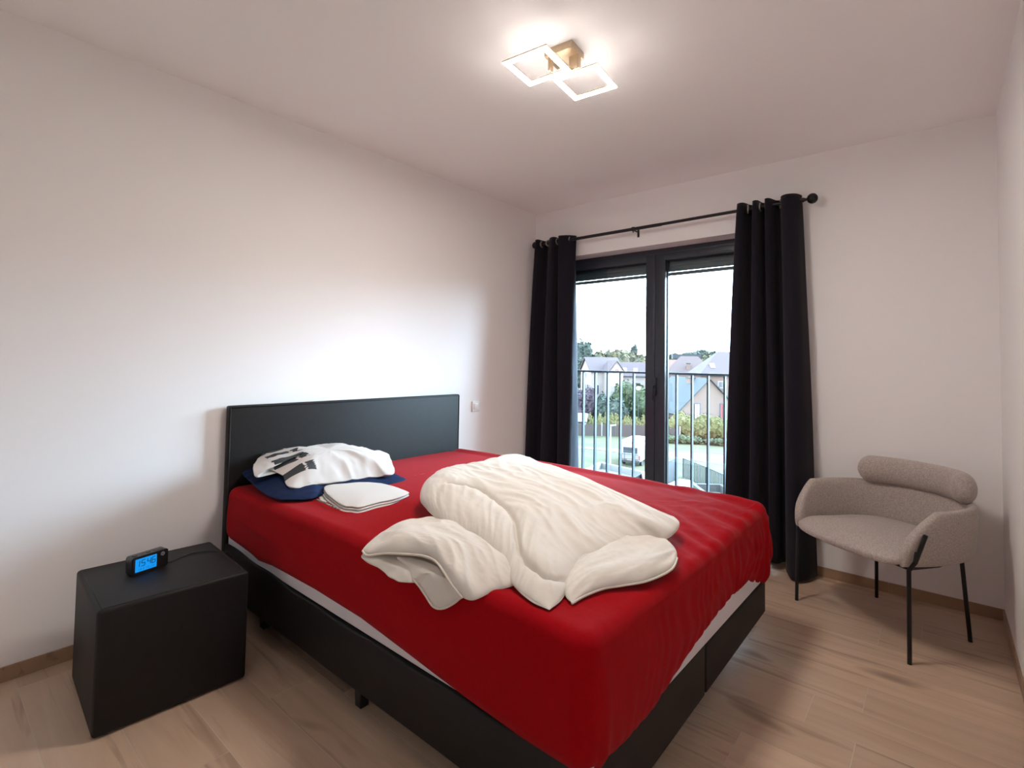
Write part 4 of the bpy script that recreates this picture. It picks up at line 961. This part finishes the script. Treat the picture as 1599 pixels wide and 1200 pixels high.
def house(name, label, c, yaw, L, Wd, eave, ridge, wallm, roofm, wins=(), hip=0.0, over=0.35, chim=None, cat='house', z0=GZ, sky=()):
    # ridge along local x; eave and ridge are world heights; windows (face, u, z, w, h, frame, pane)
    root = thing(name, label, cat, (c[0], c[1], z0), yaw); e_, g_ = eave-z0, ridge-z0; a, b2 = L/2, Wd/2
    bm = bmesh.new(); V = lambda x, y, z: bm.verts.new((x, y, z))
    p = [V(-a, -b2, 0), V(a, -b2, 0), V(a, b2, 0), V(-a, b2, 0), V(-a, -b2, e_), V(a, -b2, e_), V(a, b2, e_), V(-a, b2, e_)]
    hx_ = hip*b2
    if hip == 0:
        q0, q1 = V(-a, 0, g_), V(a, 0, g_)
        bm.faces.new((p[0], p[1], p[5], p[4])); bm.faces.new((p[2], p[3], p[7], p[6])); bm.faces.new((p[1], p[2], p[6], q1, p[5])); bm.faces.new((p[3], p[0], p[4], q0, p[7]))
    else:
        for f4 in ((0, 1, 5, 4), (2, 3, 7, 6), (1, 2, 6, 5), (3, 0, 4, 7)): bm.faces.new([p[i] for i in f4])
    tobj('wall', bm, wallm, root)
    sl = (g_-e_)/b2
    bm = bmesh.new(); V = lambda x, y, z: bm.verts.new((x, y, z))
    ao, bo = a+over, b2+over; zo = e_-sl*over
    lo = [V(-ao, -bo, zo), V(ao, -bo, zo), V(ao, bo, zo), V(-ao, bo, zo)]; r0, r1 = V(-ao+hx_*1.0, 0, g_+0.05), V(ao-hx_*1.0, 0, g_+0.05)
    bm.faces.new((lo[0], lo[1], r1, r0)); bm.faces.new((lo[2], lo[3], r0, r1))
    if hip: bm.faces.new((lo[1], lo[2], r1)); bm.faces.new((lo[3], lo[0], r0))
    rf = tobj('roof', bm, roofm, root); md = rf.modifiers.new('t', 'SOLIDIFY'); md.thickness = 0.18; md.offset = 0
    bm = bmesh.new(); tube(bm, [(-ao, -bo-0.05, zo), (ao, -bo-0.05, zo)], 0.09, 8); tobj('gutter', bm, M['fencegrey'], root)
    for (face, u_, z_, w_, h_, fm_, pm_) in wins:
        if face == 'f': Mx = Matrix.Translation((u_, -b2, z_-z0))
        elif face == 'l': Mx = Matrix.Translation((-a, -u_, z_-z0)) @ Matrix.Rotation(R(-90), 4, 'Z')
        else: Mx = Matrix.Translation((a, u_, z_-z0)) @ Matrix.Rotation(R(90), 4, 'Z')
        bm = bmesh.new()
        for d in ((-w_/2-0.12, -w_/2, 0, h_), (w_/2, w_/2+0.12, 0, h_), (-w_/2-0.12, w_/2+0.12, h_, h_+0.12), (-w_/2-0.12, w_/2+0.12, -0.12, 0), (-0.03, 0.03, 0, h_)): box(bm, d[0], d[1], -0.10, 0.02, d[2], d[3], 0, 1)
        bmesh.ops.transform(bm, matrix=Mx, verts=bm.verts); wf_ = tobj('window', bm, fm_, root)
        B('pane', (-w_/2, w_/2, -0.05, 0.0, 0, h_), pm_, wf_, M4=Mx)
    for (x, t, w_, h_) in sky:
        y_ = -b2*(1-t); zc = e_+sl*b2*t
        ang = math.atan(sl)
        B('skylight', (-w_/2, w_/2, -h_/2, h_/2, 0.08, 0.20), M['blindwhite'], root, M4=Matrix.Translation((x, y_, zc)) @ Matrix.Rotation(ang, 4, 'X'))
    if chim:
        x, y_, w_, h_ = chim
        B('chimney', (x-w_/2, x+w_/2, y_-w_/2, y_+w_/2, e_, g_+h_), wallm, root); B('chimney_cap', (x-w_/2-0.1, x+w_/2+0.1, y_-w_/2-0.1, y_+w_/2+0.1, g_+h_, g_+h_+0.15), M['concrete'], root)
    return root
VY = 0.44  # bearing of the view through the window (yaw)
# white house with mauve roof
hA = (-48.751,85.668,-2.800)
houseA = house('house', 'white house with mauve tiled roof seen through the left window panes', (hA[0], hA[1]), VY+R(24), 6.2, 6.6, -0.1, 2.4, M['render'], M['tilegrey'],
      wins=[('f', -2.0, -4.6, 0.9, 1.7, M['whitepaint'], M['pane']), ('f', 0.2, -4.6, 0.9, 1.7, M['whitepaint'], M['pane']), ('f', 2.0, -4.6, 0.9, 1.7, M['whitepaint'], M['redpaint']), ('l', 0.0, -4.4, 0.9, 1.6, M['whitepaint'], M['pane']), ('l', 0.0, -1.6, 0.7, 0.9, M['whitepaint'], M['pane'])], cat='house')
hB = (-44.870,83.261,-2.591)
dw = house('dormer_wing', 'small gabled wing with white gable on the front of the white house', (hB[0], hB[1]), VY+R(24)+R(90), 4.5, 2.6, 0.1, 1.75, M['render'], M['tilegrey'], wins=[('l', 0.0, -4.6, 0.9, 1.7, M['whitepaint'], M['pane']), ('l', 0.0, -0.4, 0.6, 0.7, M['whitepaint'], M['redpaint'])], over=0.25)
bpy.context.view_layer.update()
inv = houseA.matrix_world.inverted() @ dw.matrix_world
for ch in list(dw.children):
    ch.parent = houseA; ch.matrix_parent_inverse = inv
    ch.name = {'wall': 'wing_wall', 'roof': 'wing_roof', 'gutter': 'wing_gutter'}.get(ch.name.split('.')[0], 'window')
bpy.data.objects.remove(dw)
hC = (-46.844,96.886,-2.970)
house('house', 'long low house with mauve roof right of the white house', (hC[0], hC[1]), VY+R(2), 9.5, 7.0, -1.0, 1.55, M['render'], M['tilegrey'], wins=[('f', -2.5, -4.0, 1.0, 1.4, M['whitepaint'], M['pane']), ('f', 0.5, -4.0, 1.0, 1.4, M['whitepaint'], M['pane'])], sky=[(-2.2, 0.35, 0.8, 1.2), (0.0, 0.35, 0.8, 1.2)])
# gabled brick house, slate roof, gable towards us
g0 = V3((-24.540,76.959,-0.839)) + V3((-4.35, 3.3, 0))
hw = house('house', 'pale brick gabled house with blue slate roof behind the hedge', (g0[0], g0[1]), VY+R(28)+R(90), 10.6, 11.2, -6.0, -0.88, M['palebrick'], M['slate'],
      wins=[('l', -2.1, -6.95, 0.8, 2.2, M['frameblue'], M['blindwhite']), ('l', 2.4, -6.95, 0.8, 2.2, M['frameblue'], M['redpaint'])], chim=(-1.2, 0.6, 1.0, 0.0))
# big hipped house behind it
h0 = (-26.181,96.353,-2.125)
house('house', 'large brick house with wide mauve hipped roof at the right curtain edge', (h0[0], h0[1]), VY+R(6), 15.0, 12.0, -0.3, 3.75, M['pinkbrick'], M['tilegrey'], hip=0.75,
      wins=[('f', -0.9, -3.6, 1.5, 2.2, M['whitepaint'], M['pane']), ('f', 3.0, -3.6, 1.5, 2.2, M['whitepaint'], M['pane']), ('f', -4.0, -2.6, 1.2, 1.0, M['whitepaint'], M['pane'])], chim=(4.5, 0, 1.0, 0.8), sky=[(-5.2, 0.35, 0.8, 1.3)])
h1 = (-41.160,112.426,-3.083)
house('house', 'house with dusty red hipped roof in the middle of the right pane', (h1[0], h1[1]), VY+R(-4), 9.5, 9.0, -0.2, 3.15, M['pinkbrick'], M['tilered'], hip=0.72, chim=(-0.2, -3.6, 0.8, -1.6), wins=[('f', -2.0, -3.0, 1.1, 1.5, M['whitepaint'], M['pane'])])
h2 = (-53.530,129.009,-3.947)
house('house', 'house with orange tiled roof partly hidden by the window mullion', (h2[0], h2[1]), VY+R(10), 8.0, 8.0, -0.3, 2.5, M['render'], M['tileorange'], wins=[('f', 1.5, -3.0, 1.1, 1.5, M['whitepaint'], M['pane'])], sky=[(2.6, 0.3, 0.8, 1.2)])
h3 = (-56.012,150.643,-4.523)
bt3 = thing('hall', 'long dark flat-roofed hall beyond the red hipped roof', 'building', (h3[0], h3[1], GZ), VY)
B('wall', (-4.2, 4.2, -4, 4, 0, 12.6), M['concrete'], bt3); B('roof', (-4.6, 4.6, -4.4, 4.4, 12.6, 14.0), M['darkroof'], bt3)
for k in range(5): B('window', (-3.6+k*1.7, -2.6+k*1.7, -4.05, -3.95, 9.6, 11.0), M['pane'], bt3)
# trees
tree('tree', 'tall dark teal tree standing above the roofs at the far left', (-60.062,96.362,7.239), -5.0, 2.9, M['leafteal'], 5, 3, leaf=0.4)
tree('tree', 'dark teal tree just left of the white house', (-56.011,91.817,2.894), -6.0, 2.6, M['leafteal'], 3, 5, leaf=0.35)
tree('tree', 'tiny round tree on the skyline above the low house', (-88.752,179.911,9.040), -2, 2.3, M['leafteal'], 1, 8, leaf=0.4)
for i, (p, lb) in enumerate((((-66.757,115.685,5.210), 'yellowish tree behind the white house, leftmost of its row'), ((-66.220,120.593,5.710), 'second yellowish tree from the left behind the white house roof'), ((-62.575,120.291,5.851), 'third yellowish tree, behind the low mauve roof'), ((-62.139,125.017,5.301), 'fourth yellowish tree, under the tiny round skyline tree'), ((-58.099,122.549,4.530), 'rightmost yellowish tree beside the window mullion'))):
    tree('tree', lb, p, -4.0, 3.4, M['leafautumn'], 3, 11+i, 'yellowish trees behind the white house', leaf=0.4)
tree('tree', 'pale green tree between the red and mauve hipped roofs', (-46.172,138.257,4.935), -3.0, 3.2, M['leafautumn'], 2, 21, leaf=0.4)
tree('tree', 'dark conifer at the right curtain edge above the hipped roof', (-34.934,126.091,7.103), -3.0, 2.0, M['leafteal'], 2, 23, leaf=0.4, taper=0.6)
for i, (p, lb, rw) in enumerate((((-143.342,390.233,12.002), 'widest dark tree clump on the hill crest', 11), ((-141.000,401.720,13.830), 'taller dark tree clump right of the widest on the hill crest', 8), ((-134.787,414.411,12.645), 'rightmost dark tree clump on the hill crest', 7), ((-159.905,394.511,10.590), 'leftmost low tree clump on the hill crest', 5))):
    tree('tree_clump', lb, p, 4.0, rw, M['leafteal'], 2, 31+i, 'tree clumps on the hill crest', leaf=1.0, taper=0.0)
tree('tree', 'purple-leaved tree in front of the white house, leftmost', (-46.623,74.099,-3.145), -9.0, 2.4, M['leafpurple'], 3, 41, 'purple-leaved trees by the white house', leaf=0.25)
tree('tree', 'purple-leaved tree in front of the white house, beside the first railing bars', (-43.864,73.457,-2.334), -9.0, 2.2, M['leafpurple'], 3, 42, 'purple-leaved trees by the white house', leaf=0.25)
tree('tree', 'dull green round tree right of the purple-leaved trees', (-41.369,73.762,-3.556), -9.2, 2.1, M['leafteal'], 3, 44, leaf=0.25)
tree('tree', 'big green tree in front of the low mauve-roofed house', (-39.105,77.269,-1.113), -9.2, 3.3, M['leafgreen'], 5, 45, leaf=0.28, n=700)
tree('tree', 'big dark green tree beside the window mullion', (-35.818,76.674,-1.865), -9.2, 2.8, M['leafgreen'], 4, 46, leaf=0.28, n=600)
tree('tree', 'dark green tree low behind the yellow-green bushes', (-38.061,72.166,-3.970), -9.2, 2.3, M['leafteal'], 4, 47, leaf=0.25)
# bushes, screen, hedge
shrub_row('bush_row', 'yellow-green pointed bushes along the back of the reed screen', [(-42.177,63.898,-9.500),(-37.911,67.422,-9.500),(-32.113,71.543,-9.500),(-29.388,73.429,-9.500)], 2.7, 1.1, M['leafyellow'], 5, leaf=0.16, dens=0.35, n=110)
shrub_row('hedge', 'dense yellow-green hedge in front of the brick gabled house', [(-27.172,69.049,-9.500),(-25.244,70.187,-9.500),(-23.001,71.665,-9.500),(-18.043,72.641,-9.500),(-12.959,73.269,-9.500)], 3.7, 2.2, M['leafyellow'], 9, leaf=0.16, n=260, dens=0.35)
shrub_row('low_growth', 'rough green undergrowth at the foot of the hedge', [(-25.779,64.572,-9.500),(-21.861,67.077,-9.500),(-16.444,68.221,-9.500)], 1.1, 1.4, M['leafgreen'], 13, 'undergrowth', leaf=0.16)
rs = thing('reed_screen', 'grey-mauve reed screen fence across the meadow', 'fence', (0, 0, GZ)); P = [(-40.124,59.971,-9.500),(-35.754,63.665,-9.500),(-30.413,67.453,-9.500),(-25.626,68.039,-9.500)]
bm = bmesh.new(); rg = random.Random(5)
for a, b2 in zip(P, P[1:]):
    a, b2 = V3(a), V3(b2); L = (b2-a).length; k = int(L/0.12); d = (b2-a).normalized()
    ang = math.atan2(d.y, d.x)
    for i in range(k):
        p = a.lerp(b2, i/k); h_ = 1.75*rg.uniform(0.93, 1.05)
        box(bm, 0, 0.115, -0.02, 0.02, 0, h_, M4=Matrix.Translation((p.x, p.y, 0)) @ Matrix.Rotation(ang, 4, 'Z'))
o = tobj('reed_stalks', bm, M['reed'], rs); o['kind'] = 'stuff'
for i, (a) in enumerate(P): B('post', (a[0]-0.06, a[0]+0.06, a[1]-0.12, a[1]-0.03, 0, 2.0), M['whitepaint'], rs)
# shed
s0 = (-40.387,63.701,-9.500)
house('shed', 'small white shed beside the bushes at the left curtain', (s0[0], s0[1]), VY, 3.0, 2.4, -7.4, -6.6, M['whitewall'], M['whitepaint'], wins=[('f', 0, -9.0, 0.8, 1.3, M['whitepaint'], M['pane'])], cat='shed')
lp = (-23.835,44.634,-9.500)
lo_ = thing('lamp_post', 'thin white lamp post standing in the meadow', 'lamp post', (lp[0], lp[1], GZ))
T('pole', [(0, 0, 0), (0, 0, 4.2)], [0.09, 0.06], M['whitepaint'], lo_); T('lamp_head', [(-0.05, 0, 4.2), (0.5, 0.25, 4.3)], 0.10, M['whitepaint'], lo_)
sb = (-33.915,72.040,-2.616)
gl_ = thing('globe_lamp', 'round white globe lamp among the dark trees', 'lamp', (sb[0], sb[1]-0.3, GZ))
ball('globe', (0, 0, sb[2]-GZ), 0.35, M['blindwhite'], gl_); T('pole', [(0, 0, 0), (0, 0, sb[2]-GZ-0.3)], 0.05, M['fencegrey'], gl_)
# camper van, rear towards us
cv = (-22.320,46.143,-9.500)
van = thing('camper_van', 'white camper van with a bike rack on its rear, parked on the meadow', 'van', (cv[0], cv[1], GZ), VY-R(14))
bm = bmesh.new(); box(bm, -1.08, 1.08, 0, 4.4, 0.45, 2.35, 0.12, 3); box(bm, -1.02, 1.02, 0.1, 4.6, 2.3, 2.62, 0.10, 3); tobj('body', bm, M['whitepaint'], van, auto=40)
bm = bmesh.new(); box(bm, -0.95, 0.95, 4.4, 5.9, 0.45, 1.6, 0.2, 3); tobj('cab', bm, M['whitepaint'], van, auto=40)
B('rear_window', (-0.75, 0.75, -0.04, 0.01, 1.35, 1.95), M['pane'], van, 0.02, 1)
B('rear_bumper', (-1.0, 1.0, -0.12, 0.02, 0.38, 0.6), M['concrete'], van, 0.03, 1)
for sx4 in (-1, 1):
    B('tail_light', (sx4*0.98-0.07, sx4*0.98+0.07, -0.05, 0.0, 0.75, 1.15), M['redpaint'], van, 0.01, 1)
    for yy in (0.9, 4.7):
        bm = bmesh.new(); tube(bm, [(sx4*0.80, yy, 0.36), (sx4*1.05, yy, 0.36)], 0.36, 16); tobj('wheel', bm, M['tyre'], van, auto=40)
B('number_plate', (-0.28, 0.28, -0.145, -0.12, 0.62, 0.74), M['blindwhite'], van)
bm = bmesh.new()
for z_ in (0.75, 1.25): tube(bm, [(-0.9, -0.25, z_), (0.9, -0.25, z_)], 0.03, 6)
for x in (-0.55, 0.55): tube(bm, [(x, -0.02, 1.4), (x, -0.25, 1.3), (x, -0.25, 0.7), (x, -0.02, 0.6)], 0.03, 6)
tobj('bike_rack', bm, M['concrete'], van)
# white flat roof with parapet below
wr = thing('flat_roof', 'white flat roof terrace with low parapet below the left pane', 'roof', (0, 0, 0)); zr = -7.4
Q = [V3((-18.349,27.758,-7.400)), V3((-20.083,36.104,-7.400)), V3((-15.601,35.042,-7.400)), V3((-9.903,25.273,-7.400)), V3((-11.638,19.013,-7.400))]
bm = bmesh.new(); tv = [bm.verts.new((p.x, p.y, zr-0.5)) for p in Q]; bv = [bm.verts.new((p.x, p.y, GZ)) for p in Q]
bm.faces.new(tv)
for i in range(5): bm.faces.new((tv[i], tv[(i+1) % 5], bv[(i+1) % 5], bv[i]))
tobj('building', bm, M['whitewall'], wr)
for i in range(5):
    a, b2 = Q[i], Q[(i+1) % 5]; d = (b2-a); L = d.length; ang = math.atan2(d.y, d.x)
    B('parapet', (0, L, -0.15, 0.15, zr-0.5, zr), M['whitewall'], wr, M4=Matrix.Translation((a.x, a.y, 0)) @ Matrix.Rotation(ang, 4, 'Z'))
def slatfence(name, label, P, h0, h1, step, zb, solid=False, m=None):
    root = thing(name, label, 'fence', (P[0][0], P[0][1], zb)); bm = bmesh.new(); o_ = V3((P[0][0], P[0][1], 0)); rl = bmesh.new()
    for a, b2 in zip(P, P[1:]):
        a, b2 = V3((a[0], a[1], 0))-o_, V3((b2[0], b2[1], 0))-o_; d = b2-a; L = d.length; ang = math.atan2(d.y, d.x); k = max(1, int(L/step))
        Mx = Matrix.Translation(a) @ Matrix.Rotation(ang, 4, 'Z')
        for i in range(k): box(bm, i*step, i*step+step*(0.96 if solid else 0.42), -0.02, 0.02, 0.05, h0-0.03, M4=Mx)
        box(rl, 0, L, -0.04, 0.04, h0-0.05, h0+0.02, M4=Mx); box(rl, 0, L, -0.04, 0.04, 0.05, 0.12, M4=Mx)
        B('post', (-0.05, 0.05, -0.05, 0.05, 0, h0+0.03), m, root, M4=Mx)
    o = tobj('fence_slats', bm, m, root); o['kind'] = 'stuff'; tobj('fence_rail', rl, m, root)
    return root
slatfence('terrace_fence', 'blue-grey boarded fence right of the white flat roof', [(-15.356,32.441,-7.500),(-15.753,37.300,-7.500),(-16.282,43.674,-7.500)], 2.0, 0, 0.16, GZ, True, M['fencegrey'])
slatfence('garden_fence', 'blue-grey slatted fence running down to the right curtain', [(-16.137,44.877,-7.700),(-13.009,42.133,-7.700),(-10.181,39.358,-7.700),(-7.882,36.966,-7.700)], 1.8, 0, 0.26, GZ, False, M['fencegrey'])
wt = thing('white_terrace', 'bright white terrace slab in front of the slatted garden fence', 'terrace', (-13.629,37.784,-9.500))
tv = [V3(p)-V3((-13.629,37.784,-9.500)) for p in ((-15.856,38.846,-9.500),(-15.887,43.478,-9.500),(-14.716,43.557,-9.500),(-11.536,37.154,-9.500),(-9.019,30.213,-9.500),(-11.481,27.910,-9.500))]
bm = bmesh.new(); t1 = [bm.verts.new((p.x, p.y, 0.12)) for p in tv]; t0 = [bm.verts.new((p.x, p.y, 0.0)) for p in tv]; bm.faces.new(t1)
for i in range(6): bm.faces.new((t1[i], t1[(i+1) % 6], t0[(i+1) % 6], t0[i]))
tobj('slab', bm, M['blindwhite'], wt)
cb = V3((-10.484,36.929,-9.500))
cc = thing('concrete_basin', 'grey concrete garden basin beside the white terrace', 'basin', (cb.x, cb.y, GZ), VY+R(12))
for d in ((-1.0, 1.5, 2.6, 2.9), (-1.0, -0.7, 0, 2.6), (1.2, 1.5, 0, 2.6)): B('wall', (d[0], d[1], d[2], d[3], 0, 1.0), M['concrete'], cc)
B('slab', (-0.7, 1.2, 0, 2.6, 0, 0.4), M['whitewall'], cc)
S.frame_set(1)
